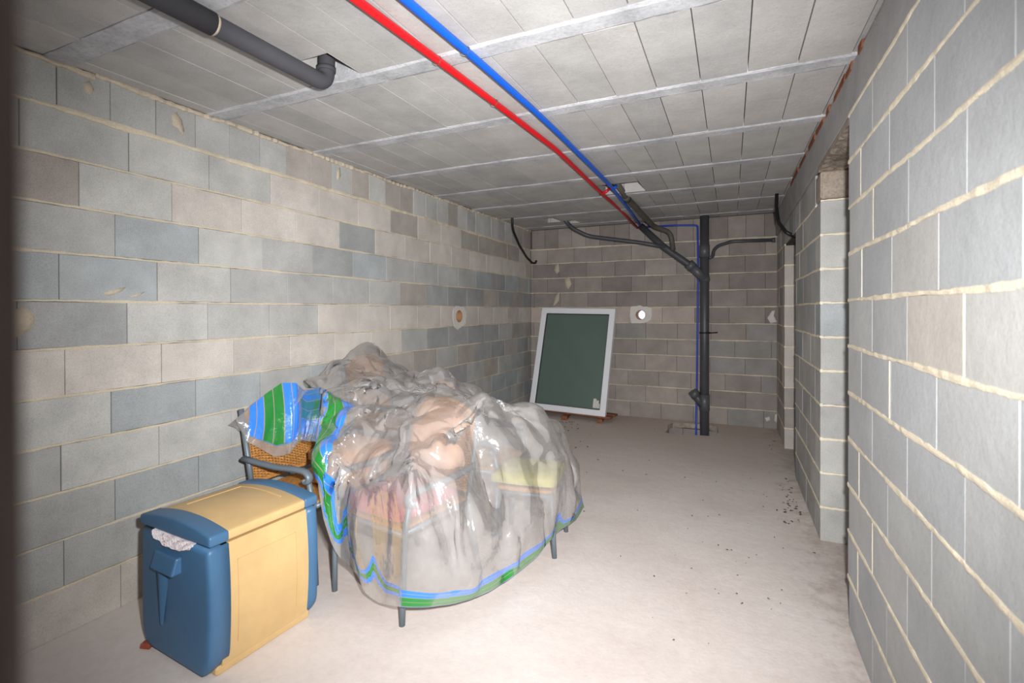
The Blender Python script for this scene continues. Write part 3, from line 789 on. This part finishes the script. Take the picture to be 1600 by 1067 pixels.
# ------------------------------------------------------------------ storage box
sb = empty('storage_box', (-2.035, 1.475, 0), math.radians(-4.2))
tag(sb, 'blue and tan plastic storage box with paper under its lid', 'storage box')
BW, BL, BH = 0.245, 0.225, 0.508                          # half width, half length, body height
bm = bmesh.new(); rows = []                               # tan body: sides bow out a little
for i in range(9):
    z = 0.035+(BH-0.035)*i/8; t = (z-0.26)/0.26; w = BW+0.006-0.020*t*t
    rows.append([bm.verts.new(c) for c in ((-w, -BL+0.03, z), (w, -BL+0.03, z), (w, BL-0.03, z), (-w, BL-0.03, z))])
for a, b in zip(rows, rows[1:]):
    for k in range(4): bm.faces.new((a[k], a[(k+1)%4], b[(k+1)%4], b[k]))
bm.faces.new(rows[0][::-1]); bm.faces.new(rows[-1])
finish(bm, 'body', 'box_tan', sb)
bm = bmesh.new()                                          # raised moulding on the long side
def side_x(z): t = (z-0.26)/0.26; return BW+0.006-0.020*t*t
for z0, z1, y0, y1 in ((0.425, 0.430, -0.135, 0.135), (0.10, 0.430, -0.137, -0.132), (0.10, 0.430, 0.132, 0.137)):
    n = 6
    for i in range(n):
        a, b = z0+(z1-z0)*i/n, z0+(z1-z0)*(i+1)/n; x0, x1 = side_x(a), side_x(b)
        vsq = [bm.verts.new(c) for c in ((x0-0.01, y0, a), (x0+0.003, y0, a), (x0+0.003, y1, a), (x0-0.01, y1, a), (x1-0.01, y0, b), (x1+0.003, y0, b), (x1+0.003, y1, b), (x1-0.01, y1, b))]
        for f in ((0,3,2,1),(4,5,6,7),(0,1,5,4),(1,2,6,5),(2,3,7,6),(3,0,4,7)): bm.faces.new([vsq[k] for k in f])
finish(bm, 'side_moulding', 'box_tan', sb)
bm = bmesh.new(); box(bm, (-BW+0.02, -BL+0.01, 0), (BW-0.012, BL-0.01, 0.035)); bevel_all(bm, 0.008); finish(bm, 'plinth', 'box_tan', sb)
def end_panel(sgn):
    bm = bmesh.new(); prof = []
    def hw(z):
        t = (z-0.27)/0.27; w = BW+0.010-0.018*t*t
        if z < 0.09: w -= 0.05*((0.09-z)/0.09)**2.2
        return w
    zs = [0.012]+[0.03+0.02*i for i in range(24)]+[BH]
    prof = [(hw(z), z) for z in zs]+[(-hw(z), z) for z in reversed(zs)]
    layers = []
    for y, ins in ((-BL+(0.055 if sgn < 0 else 0.03), 0.0), (-BL-0.012, 0.0), (-BL-0.021, 0.004), (-BL-0.026, 0.012), (-BL-0.028, 0.03)):
        lay = []
        for x, z in prof:
            cx, czz = 0.0, 0.25; k = math.hypot(x-cx, z-czz); s = (k-ins)/k
            bulge = 0.012*(1-(x/BW)**2)*(1 if ins else 0)
            lay.append(bm.verts.new((cx+(x-cx)*s, (y-bulge)*(-sgn), czz+(z-czz)*s)))
        layers.append(lay)
    n = len(prof)
    for a, b in zip(layers, layers[1:]):
        for k in range(n): bm.faces.new((a[k], a[(k+1)%n], b[(k+1)%n], b[k]))
    half = len(zs)
    for lay in (layers[-1],):                             # bowed front face filled in strips
        for i in range(half-1):
            r_, l_ = (lay[i], lay[i+1]), (lay[n-1-i], lay[n-2-i]); m_ = 6; prev = None
            bm.faces.new((r_[0], r_[1], l_[1], l_[0]))
    bm.faces.new(layers[0])
    o = finish(bm, 'end_panel', 'box_blue', sb, smooth=True)
    return o
ep = end_panel(-1); end_panel(1)
yf = -BL-0.036
bm = bmesh.new(); box(bm, (-0.10, yf-0.034, 0.378), (0.062, yf+0.02, 0.445))
for v in bm.verts:
    if v.co.z < 0.38 and v.co.y < yf-0.02: v.co.y += 0.004
    if v.co.z > 0.44 and v.co.y < yf-0.02: v.co.y += 0.024
bevel_all(bm, 0.007, 2); finish(bm, 'handle', 'box_blue', sb)
bm = bmesh.new(); n = 12; rows = []                       # flared rib below the handle
for i in range(n+1):
    z = 0.380-0.24*i/n; t = i/n; x = -0.088+0.012*t
    rows.append([bm.verts.new((x+dx*(1-t*0.8), yf+dy*(1-t*0.75), z)) for dx, dy in ((-0.014, 0.012), (-0.006, -0.008), (0.02, -0.005), (0.06, 0.012))])
for a, b in zip(rows, rows[1:]):
    for k in range(3): bm.faces.new((a[k], a[k+1], b[k+1], b[k]))
finish(bm, 'handle_rib', 'box_blue', sb, smooth=True)
lid = empty('lid'); lid.parent = sb; lid.location = (0, 0, BH+0.010); lid.rotation_euler.y = math.radians(-1.0)
def arch(x): return 0.066-0.028*(x/(BW+0.012))**2
def lid_piece(name, y0, y1, mat, grow):
    bm = bmesh.new(); n = 16; top_, bot, rows = [], [], []
    w = BW+0.008+grow
    for i in range(n+1):
        x = -w+2*w*i/n
        rows.append([bm.verts.new(c) for c in ((x, y0, 0.0), (x, y0, arch(x)+grow), (x, y1, arch(x)+grow), (x, y1, 0.0))])
    for a, b in zip(rows, rows[1:]):
        for k in range(4): bm.faces.new((a[k], a[(k+1)%4], b[(k+1)%4], b[k]))
    bm.faces.new(rows[0]); bm.faces.new(rows[-1][::-1])
    bmesh.ops.recalc_face_normals(bm, faces=bm.faces)
    es = [e for e in bm.edges if e.calc_face_angle(0) > 0.6]
    bmesh.ops.bevel(bm, geom=es, offset=0.009, segments=3, affect='EDGES', profile=0.5)
    o = finish(bm, name, mat, lid); 
    for p in o.data.polygons: p.use_smooth = True
    return o
lid_piece('lid_panel', -BL+0.045, BL-0.045, 'box_tan', -0.002)
lid_piece('lid_end', -BL-0.028, -BL+0.050, 'box_blue', 0.003); lid_piece('lid_end', BL-0.050, BL+0.02, 'box_blue', 0.003)
bm = bmesh.new()                                          # raised rim line on the lid
for x0, x1, y0, y1 in ((-0.15, -0.145, -0.12, 0.13), (-0.15, 0.15, 0.125, 0.13)):
    n = 10
    for i in range(n):
        a, b = x0+(x1-x0)*i/n, x0+(x1-x0)*(i+1)/n
        z0, z1 = arch(a), arch(b)
        vsq = [bm.verts.new(c) for c in ((a, y0, z0-0.01), (b, y0, z1-0.01), (b, y1, z1-0.01), (a, y1, z0-0.01), (a, y0, z0+0.001), (b, y0, z1+0.001), (b, y1, z1+0.001), (a, y1, z0+0.001))]
        for f in ((0,3,2,1),(4,5,6,7),(0,1,5,4),(1,2,6,5),(2,3,7,6),(3,0,4,7)): bm.faces.new([vsq[k] for k in f])
finish(bm, 'lid_moulding', 'box_tan', lid)
bm = bmesh.new(); nu, nv_ = 22, 8; gv = []                # crumpled sheet caught in the lid
for i in range(nu+1):
    row = []
    for j in range(nv_+1):
        x = -0.135+0.29*i/nu; v = j/nv_
        drop = (0.018+0.030*math.sin(math.pi*i/nu)**0.7)*v
        y = -BL-0.024-0.018*v+0.003*math.sin(i*1.3+j)
        row.append(bm.verts.new((x, y+0.06*(1-v)*(v < 0.2), BH+0.016-drop+0.002*math.sin(i*0.9+2*j))))
    gv.append(row)
for i in range(nu):
    for j in range(nv_): bm.faces.new((gv[i][j], gv[i+1][j], gv[i+1][j+1], gv[i][j+1]))
pp = finish(bm, 'crumpled_paper', 'paper'); md = pp.modifiers.new('thickness', 'SOLIDIFY'); md.thickness = 0.0015
pp.matrix_world = Matrix.Translation((-2.035, 1.475, 0)) @ Matrix.Rotation(math.radians(-4.2), 4, 'Z')
tag(pp, 'crumpled white paper with red print sticking out of the storage box', 'paper')

# ------------------------------------------------------------------ patio chairs under the sheet
def back_pt(y, t):
    """point on the backrest: y across, t 0..1 upward"""
    top_z = 0.915-0.085*(y/0.235)**2
    z = 0.46+(top_z-0.46)*t
    return Vector((-0.225-0.20*(z-0.42), y, z))
def make_chair(loc, rz, label):
    ch = empty('patio_chair', loc, rz); tag(ch, label, 'chair', 'patio chairs under the plastic sheet')
    for s in (-1, 1):
        tube_obj('leg', [(0.25, s*0.245, 0.0), (0.245, s*0.25, 0.2), (0.235, s*0.25, 0.42), (0.20, s*0.255, 0.585)], 0.0145, 'chair_metal', ch, 10)
        tube_obj('leg', [(-0.33, s*0.235, 0.0), (-0.25, s*0.24, 0.30), (-0.225, s*0.24, 0.44)], 0.0145, 'chair_metal', ch, 10)
        tube_obj('back_post', [(-0.225, s*0.243, 0.42), (-0.25, s*0.245, 0.56), (-0.315, s*0.245, 0.87)], 0.0145, 'chair_metal', ch, 10)
        arm = [(-0.27, s*0.262, 0.60), (-0.15, s*0.268, 0.592), (0.0, s*0.27, 0.585), (0.15, s*0.268, 0.592), (0.205, s*0.266, 0.588), (0.232, s*0.266, 0.565), (0.225, s*0.266, 0.540), (0.205, s*0.266, 0.535), (0.196, s*0.266, 0.55)]
        tube_obj('armrest', rounded(arm, 0.03, 3), 0.023, 'chair_metal', ch, 10, squash=0.65)
    for t_, r_ in ((1.0, 0.013), (0.0, 0.011)):
        tube_obj('back_rail', [back_pt(y, t_) for y in np.linspace(-0.24, 0.24, 13)], r_, 'wicker', ch, 8)
    bm = bmesh.new()                                      # woven back: stakes and strands
    ys = np.linspace(-0.222, 0.222, 23)
    for y in ys: tube(bm, [back_pt(y, t) for t in (0, .33, .66, 1)], 0.0035, 5)
    for r in range(56):
        t = (r+0.5)/56; pts = []
        for k, y in enumerate(np.linspace(-0.228, 0.228, 45)):
            p = back_pt(y, t); p.x += 0.0045*(1 if ((k//2+r) % 2) else -1)*(1 if k % 2 else 0); pts.append(p)
        tube(bm, pts, 0.0046, 4, False)
    wv = finish(bm, 'wicker_back', 'wicker', ch, smooth=True); wv['kind'] = 'stuff'
    bm = bmesh.new(); box(bm, (-0.23, -0.232, 0.405), (0.245, 0.232, 0.43)); bevel_all(bm, 0.01, 2); finish(bm, 'seat', 'wicker', ch)
    bm = bmesh.new()
    tube(bm, [(0.25, -0.245, 0.41), (0.25, 0.245, 0.41)], 0.013, 8); tube(bm, [(-0.225, -0.24, 0.41), (-0.225, 0.24, 0.41)], 0.013, 8)
    for s in (-1, 1): tube(bm, [(-0.225, s*0.245, 0.41), (0.245, s*0.248, 0.41)], 0.013, 8)
    finish(bm, 'seat_frame', 'chair_metal', ch, smooth=True)
    return ch
CH = [((-2.215, 2.125, 0), 0.0, 'wicker patio chair behind the storage box, its grey arm in the open'),
      ((-1.554, 2.085, 0), math.radians(-100), 'patio chair facing the camera under the sheet, two legs showing below'),
      ((-1.57, 2.96, 0), math.radians(3), 'patio chair under the sheet between the peak and the footstool'),
      ((-2.25, 2.93, 0), math.radians(4), 'patio chair under the highest peak of the plastic sheet by the wall'),
      ((-2.225, 2.93, 0.17), math.radians(4), 'patio chair stacked on top of another under the sheet peak')]
c0 = make_chair(*CH[0])
for loc, rz, lab in CH[1:]:
    c_ = copy_tree(c0); c_.location = loc; c_.rotation_euler = (0, 0, rz); c_['label'] = lab
def cushion(name, loc, size, rot, mat, label):
    bm = bmesh.new(); bmesh.ops.create_cube(bm, size=1.0)
    bmesh.ops.subdivide_edges(bm, edges=bm.edges, cuts=7, use_grid_fill=True)
    for v in bm.verts:
        x, y, z = v.co*2
        f = 1-0.10*(abs(x)**4+abs(y)**4)
        th = (1-0.55*max(abs(x), abs(y))**5)
        v.co = Vector((x*(1-0.06*y*y)*size[0]/2, y*(1-0.06*x*x)*size[1]/2, z*th*size[2]/2))
    o = finish(bm, name, mat, None, smooth=True); o.location = loc; o.rotation_euler = rot
    tag(o, label, 'cushion', 'seat cushions under the plastic sheet'); return o
cushion('seat_cushion', (-2.06, 2.22, 0.485), (0.38, 0.36, 0.11), (0, 0, 0.1), 'tan_fabric', 'lower tan cushion of the pair stacked on the wicker chair')
cushion('seat_cushion', (-2.05, 2.23, 0.60), (0.37, 0.35, 0.11), (0.04, -0.06, -0.15), 'tan_fabric', 'upper tan cushion of the pair stacked on the wicker chair')
cushion('seat_cushion', (-1.545, 2.04, 0.475), (0.43, 0.44, 0.08), (0, 0, math.radians(-100)), 'red_fabric', 'faded red cushion on the chair facing the camera')
fs = empty('footstool', (-1.13, 2.80, 0), 0.12); tag(fs, 'grey metal footstool under the bulging end of the plastic sheet', 'footstool')
bm = bmesh.new(); box(bm, (-0.17, -0.17, 0.355), (0.17, 0.17, 0.38)); bevel_all(bm, 0.008, 2); finish(bm, 'seat', 'wicker', fs)
for sx_ in (-1, 1):
    for sy_ in (-1, 1): tube_obj('leg', [(0.185*sx_, 0.175*sy_, 0.0), (0.165*sx_, 0.165*sy_, 0.37)], 0.0145, 'chair_metal', fs, 10)
for sg_ in (-1, 1): tube_obj('rail', [(-0.168, 0.165*sg_, 0.345), (0.168, 0.165*sg_, 0.345)], 0.012, 'chair_metal', fs, 8)
cushion('seat_cushion', (-1.14, 2.80, 0.425), (0.40, 0.40, 0.085), (0, 0, 0.12), 'yellow_fabric', 'yellow green cushion on the footstool nearest the window')
cushion('back_cushion', (-1.50, 2.315, 0.70), (0.36, 0.10, 0.38), (math.radians(-14), 0, math.radians(-10)), 'tan_fabric', 'tan cushion upright against the back of the chair facing the camera')

# ------------------------------------------------------------------ clear plastic sheet, draped by a small cloth relaxation
gx0, gy0, gs = -2.8, 1.5, 0.02; GX, GY = 110, 120
Hm = np.zeros((GX, GY)); gxs = gx0+gs*np.arange(GX); gys = gy0+gs*np.arange(GY); XX, YY = np.meshgrid(gxs, gys, indexing='ij')
def put(loc, rz, x0, x1, y0, y1, z):
    c, s = math.cos(-rz), math.sin(-rz); dx, dy = XX-loc[0], YY-loc[1]
    lx, ly = dx*c-dy*s, dx*s+dy*c
    zz = z(ly) if callable(z) else z
    mk = (lx >= x0) & (lx <= x1) & (ly >= y0) & (ly <= y1)
    Hm[mk] = np.maximum(Hm, zz)[mk]
for i, (loc, rz, _) in enumerate(CH):
    if i: put(loc, rz, -0.25, 0.275, -0.28, 0.28, 0.46+loc[2]+0.07)
    else: put((-2.06, 2.22, 0), 0, -0.2, 0.2, -0.19, 0.19, 0.67)
    if i: put(loc, rz, -0.28, 0.27, -0.315, -0.22, 0.65+loc[2])
    put(loc, rz, -0.28, 0.27, 0.22, 0.315, 0.65+loc[2])
    put(loc, rz, -0.36, -0.27, -0.26, 0.26, lambda ly: 0.935+loc[2]-0.085*(ly/0.235)**2)
put((-1.13, 2.80, 0), 0.12, -0.2, 0.2, -0.2, 0.2, 0.475)
def hsample(x, y):
    i = np.clip((x-gx0)/gs, 0, GX-2.001); j = np.clip((y-gy0)/gs, 0, GY-2.001)
    a, b = i.astype(int), j.astype(int); u, v = i-a, j-b
    return Hm[a, b]*(1-u)*(1-v)+Hm[a+1, b]*u*(1-v)+Hm[a, b+1]*(1-u)*v+Hm[a+1, b+1]*u*v
hem = []
for x, y, X in ((505, 606, -2.10), (499, 660, -2.00), (496, 715, -1.93), (497, 760, -1.87), (505, 810, -1.825), (518, 850, -1.785), (531, 873, -1.75), (545, 884, -1.70), (558, 898, -1.635), (568, 926, -1.565), (590, 942, -1.485)): hem.append(at_x(x, y, X))
for x, y, Y in ((628, 948, 1.725), (665, 948, 1.79), (702, 945, 1.87), (735, 937, 1.96), (765, 924, 2.07), (800, 902, 2.22), (840, 869, 2.42), (868, 834, 2.68)): hem.append(at_y(x, y, Y))
N_VIS = len(hem)
hem += [Vector(p) for p in ((-0.88, 2.95, 0.12), (-0.90, 3.2, 0.10), (-1.10, 3.40, 0.14), (-1.45, 3.46, 0.22), (-1.85, 3.45, 0.32), (-2.25, 3.42, 0.5), (-2.55, 3.30, 0.7), (-2.63, 3.0, 0.85), (-2.63, 2.7, 0.88), (-2.60, 2.45, 0.90), (-2.50, 2.30, 0.985), (-2.38, 2.20, 0.99), (-2.25, 2.12, 0.98))]
def resample(pts, n, closed):
    P = np.array([list(p) for p in pts])
    if closed: P = np.vstack([P, P[:1]])
    s = np.concatenate([[0], np.cumsum(np.linalg.norm(np.diff(P, axis=0), axis=1))])
    q = np.linspace(0, s[-1], n, endpoint=not closed)
    return np.stack([np.interp(q, s, P[:, k]) for k in range(3)], 1), q/s[-1], s/s[-1]
N, K = 380, 110
HEM, hq, hs = resample(hem, N, True)
vis_end = hs[N_VIS-1]
for _ in range(2): HEM = 0.25*np.roll(HEM, 1, 0)+0.5*HEM+0.25*np.roll(HEM, -1, 0)
ctr = np.array([-1.72, 2.55, 1.02])
tt = (np.arange(K+1)/K)[:, None, None]
Pp = ctr[None, None]*(1-tt)+HEM[None]*tt
wgt = np.sin(np.pi*tt[..., 0]**0.8)
def relax(P, n, lift=0.03):
    for _ in range(n):                                          # stretched membrane over the supports
        z = 0.25*(P[2:, :, 2]+P[:-2, :, 2]+np.roll(P[1:-1, :, 2], 1, 1)+np.roll(P[1:-1, :, 2], -1, 1))
        P[1:-1, :, 2] = np.maximum(HS+lift, z); P[0, :, 2] = P[1, :, 2].mean()
HS = hsample(Pp[1:-1, :, 0], Pp[1:-1, :, 1])
relax(Pp, 4000)
# the sheet balloons a little towards the window end and over the front
ang_w = np.exp(-((hq-vis_end-0.01)/0.07)**2)[None]*np.sin(math.pi*np.clip((tt[..., 0]-0.45)/0.55, 0, 1))**0.8
Pp[..., 0] += 0.06*ang_w; Pp[..., 2] += 0.13*ang_w
frn = np.exp(-((hq-0.30)/0.10)**2)[None]*np.sin(math.pi*np.clip((tt[..., 0]-0.4)/0.6, 0, 1))
Pp[..., 2] += 0.05*frn
rad0 = np.linalg.norm(np.diff(Pp, axis=0), axis=2); ang0 = np.linalg.norm(np.roll(Pp, -1, 1)-Pp, axis=2)
rad0 *= 1.03; ang0 *= 1.05
noise = rng.normal(size=Pp.shape)
for _ in range(25): noise[1:-1] = 0.5*noise[1:-1]+0.125*(noise[2:]+noise[:-2]+np.roll(noise, 1, 1)[1:-1]+np.roll(noise, -1, 1)[1:-1])
Pp[3:-1] += noise[3:-1]*0.35
hemfix = Pp[-1].copy()
for it in range(260):
    d = Pp[1:]-Pp[:-1]; L = np.linalg.norm(d, axis=2)+1e-9; k = np.clip((L-rad0)/L, -0.3, 0.5)[..., None]*d*0.45
    Pp[:-1] += k; Pp[1:] -= k; Pp[-1] = hemfix
    d = np.roll(Pp, -1, 1)-Pp; L = np.linalg.norm(d, axis=2)+1e-9; k = np.clip((L-ang0)/L, -0.3, 0.5)[..., None]*d*0.45
    Pp += k; Pp -= np.roll(k, 1, 1); Pp[-1] = hemfix
    Pp[:3] = Pp[3].mean(0)*(1-np.arange(3)[:, None, None]/3)+Pp[3][None]*(np.arange(3)[:, None, None]/3)
    lap = 0.25*(Pp[2:]+Pp[:-2]+np.roll(Pp, 1, 1)[1:-1]+np.roll(Pp, -1, 1)[1:-1])-Pp[1:-1]
    Pp[1:-1] += 0.03*lap
    h = np.maximum(hsample(Pp[..., 0], Pp[..., 1]), 0.015)+0.012
    low_ = Pp[..., 2] < h; low_[-1] = False
    Pp[..., 2] = np.where(low_, np.minimum(h, Pp[..., 2]+0.02), Pp[..., 2])
    Pp[..., 0] = np.maximum(Pp[..., 0], XL+0.03)
# creases of the stiff film
from mathutils import noise as mnoise
fu = np.gradient(Pp, axis=0); fv = (np.roll(Pp, -1, 1)-np.roll(Pp, 1, 1))/2
nr = np.cross(fu, fv); nr /= np.linalg.norm(nr, axis=2, keepdims=True)+1e-9
nr *= np.sign(np.sum(nr*(Pp-np.array([-1.75, 2.5, 0.2])), axis=2, keepdims=True))
def crease(x, y, z):
    w = mnoise.noise((x*2.1+5, y*2.1, z*2.1))*0.35
    d, _ = mnoise.voronoi(Vector((x*3.0+w, y*3.0-w, z*2.2+w)))
    e, _ = mnoise.voronoi(Vector((x*6.5+3, y*6.5+w, z*4.5)))
    return -0.022+0.085*(d[1]-d[0])+0.026*(e[1]-e[0])+0.003*mnoise.noise((x*18, y*18, z*12))
amp = np.clip((1-tt[..., 0])/0.06, 0.15, 1)*np.clip(tt[..., 0]/0.04, 0, 1)
Cd = np.array([crease(*p) for p in Pp.reshape(-1, 3)]).reshape(K+1, N)*amp
Pp = Pp+nr*(Cd+0.016*np.clip((1-tt[..., 0])/0.04, 0, 1))[..., None]
Pp[..., 0] = np.maximum(Pp[..., 0], XL+0.03); Pp[..., 2] = np.maximum(Pp[..., 2], 0.012)
# band coordinate: distance from the printed hem
seg_len = np.linalg.norm(np.diff(Pp, axis=0), axis=2)
dist = np.concatenate([np.cumsum(seg_len[::-1], axis=0)[::-1], np.zeros((1, N))], 0)
for _ in range(40): dist = 0.25*np.roll(dist, 1, 1)+0.5*dist+0.25*np.roll(dist, -1, 1)
left_w = np.clip((hq-0.10)/0.12, 0, 1)[None]
band = 0.2*(1-left_w)+0.27*left_w+(dist-0.03*(1-left_w))/(0.27*(1-left_w)+0.10*left_w)
band = np.where(dist < 0.03*(1-left_w), -1, band)
hid = (hq > vis_end+0.10) & (hq < 0.985)
band[:, hid] = 2.0
verts = Pp.reshape(-1, 3).tolist(); bandv = band.reshape(-1).tolist(); faces = []
for i in range(K):
    for j in range(N):
        a, b = i*N+j, i*N+(j+1)%N; faces.append((a, b, b+N, a+N))
# the striped corner flap hanging over the wicker chair
ridge = [at_x(368, 655, -2.52), at_x(392, 634, -2.505), at_x(415, 615, -2.49), at_x(440, 598, -2.47), at_x(462, 598, -2.43), at_x(478, 612, -2.30), at_x(503, 606, -2.11)]
lower = [at_x(369, 657, -2.515), at_x(386, 690, -2.46), at_x(408, 702, -2.425), at_x(430, 714, -2.40), at_x(452, 709, -2.385), at_x(470, 688, -2.30), at_x(494, 690, -2.02)]
NU, NV = 90, 30
A, aq, _ = resample(ridge, NU+1, False); Bq, _, _ = resample(lower, NU+1, False)
base = len(verts)
for j in range(NV+1):
    v = j/NV
    for i in range(NU+1):
        t = i/NU; p = A[i]*(1-v)+Bq[i]*v
        p = p.copy(); w = math.sin(math.pi*v)*math.sin(math.pi*t)**0.5
        p[0] += 0.022*w+0.005*math.sin(t*26+v*3)*v*(1-t)+0.002*math.sin(t*61+v*7)*v
        p[1] += 0.002*math.sin(t*33+v*5)*v
        verts.append(p.tolist())
        if t < 0.60: bc = (t-0.13)/0.44 if v < 0.86 else -1
        else: bc = (1-v-0.14)/0.95
        bandv.append(bc if v < 0.9 else -1)
for j in range(NV):
    for i in range(NU):
        a = base+j*(NU+1)+i; faces.append((a, a+1, a+NU+2, a+NU+1))
base2 = len(verts)                                             # the side of the fold that faces the wall
for j in range(9):
    v = j/8
    for i in range(NU+1):
        p = A[i].copy(); p[0] = max(p[0]-0.06*v, XL+0.03); p[2] -= 0.24*v*math.sin(math.pi*min(1, i/NU*1.2+0.05)); p[1] += 0.01*math.sin(i*0.4)*v
        verts.append(p.tolist()); bandv.append((i/NU-0.13)/0.44)
for j in range(8):
    for i in range(NU):
        a = base2+j*(NU+1)+i; faces.append((a, a+NU+1, a+NU+2, a+1))
me = bpy.data.meshes.new('plastic_sheet'); me.from_pydata(verts, [], faces); me.update()
att = me.attributes.new('band', 'FLOAT', 'POINT'); att.data.foreach_set('value', bandv)
for p in me.polygons: p.use_smooth = True
sheet = link('plastic_sheet', me, 'film')
tag(sheet, 'clear plastic sheet with blue and green striped border draped over chairs', 'plastic sheet')

# ------------------------------------------------------------------ small things on the floor
bm = bmesh.new(); box(bm, (-0.022, -0.014, 0), (0.022, 0.014, 0.022)); bevel_all(bm, 0.003)
for v in bm.verts: v.co += Vector((random.uniform(-.003, .003),)*3)
o = finish(bm, 'brick_fragment', 'brick'); p = at_z(242, 1010); o.location = (p.x-0.02, p.y-0.02, 0.002); o.rotation_euler.z = 0.4
tag(o, 'small red brick fragment on the floor by the blue box end', 'brick')
bm = bmesh.new()
def crumb(p, s):
    r = [Vector((random.uniform(-1, 1), random.uniform(-1, 1), random.uniform(0, 0.8)))*s for _ in range(7)]
    vs_ = [bm.verts.new(Vector((p.x, p.y, 0.002))+q) for q in r]
    bmesh.ops.convex_hull(bm, input=vs_)
for x, y, n, sp_, s in ((1250, 795, 60, 26, 0.012), (1240, 770, 34, 20, 0.010), (1335, 985, 26, 16, 0.010), (1290, 850, 18, 26, 0.009), (1215, 690, 18, 20, 0.012), (880, 665, 26, 34, 0.014), (905, 668, 14, 26, 0.012), (1130, 790, 22, 80, 0.008), (1150, 900, 26, 110, 0.007), (960, 720, 20, 90, 0.009), (1040, 860, 16, 140, 0.007), (330, 1010, 8, 60, 0.006)):
    for _ in range(n):
        xx, yy_ = x+random.gauss(0, sp_*0.6), y+random.gauss(0, sp_*0.45)
        p = at_z(xx, max(yy_, 660))
        if p.x > XR-0.04: continue
        if p.y > YB-0.1 or p.x < XL+0.05: continue
        if -0.75 < p.x < -0.1 and p.y > 5.8: continue
        crumb(p, s*random.uniform(0.4, 1.2))
o = finish(bm, 'debris', 'crumb'); tag(o, 'scattered dirt crumbs and grit on the floor', 'debris', kind='stuff')
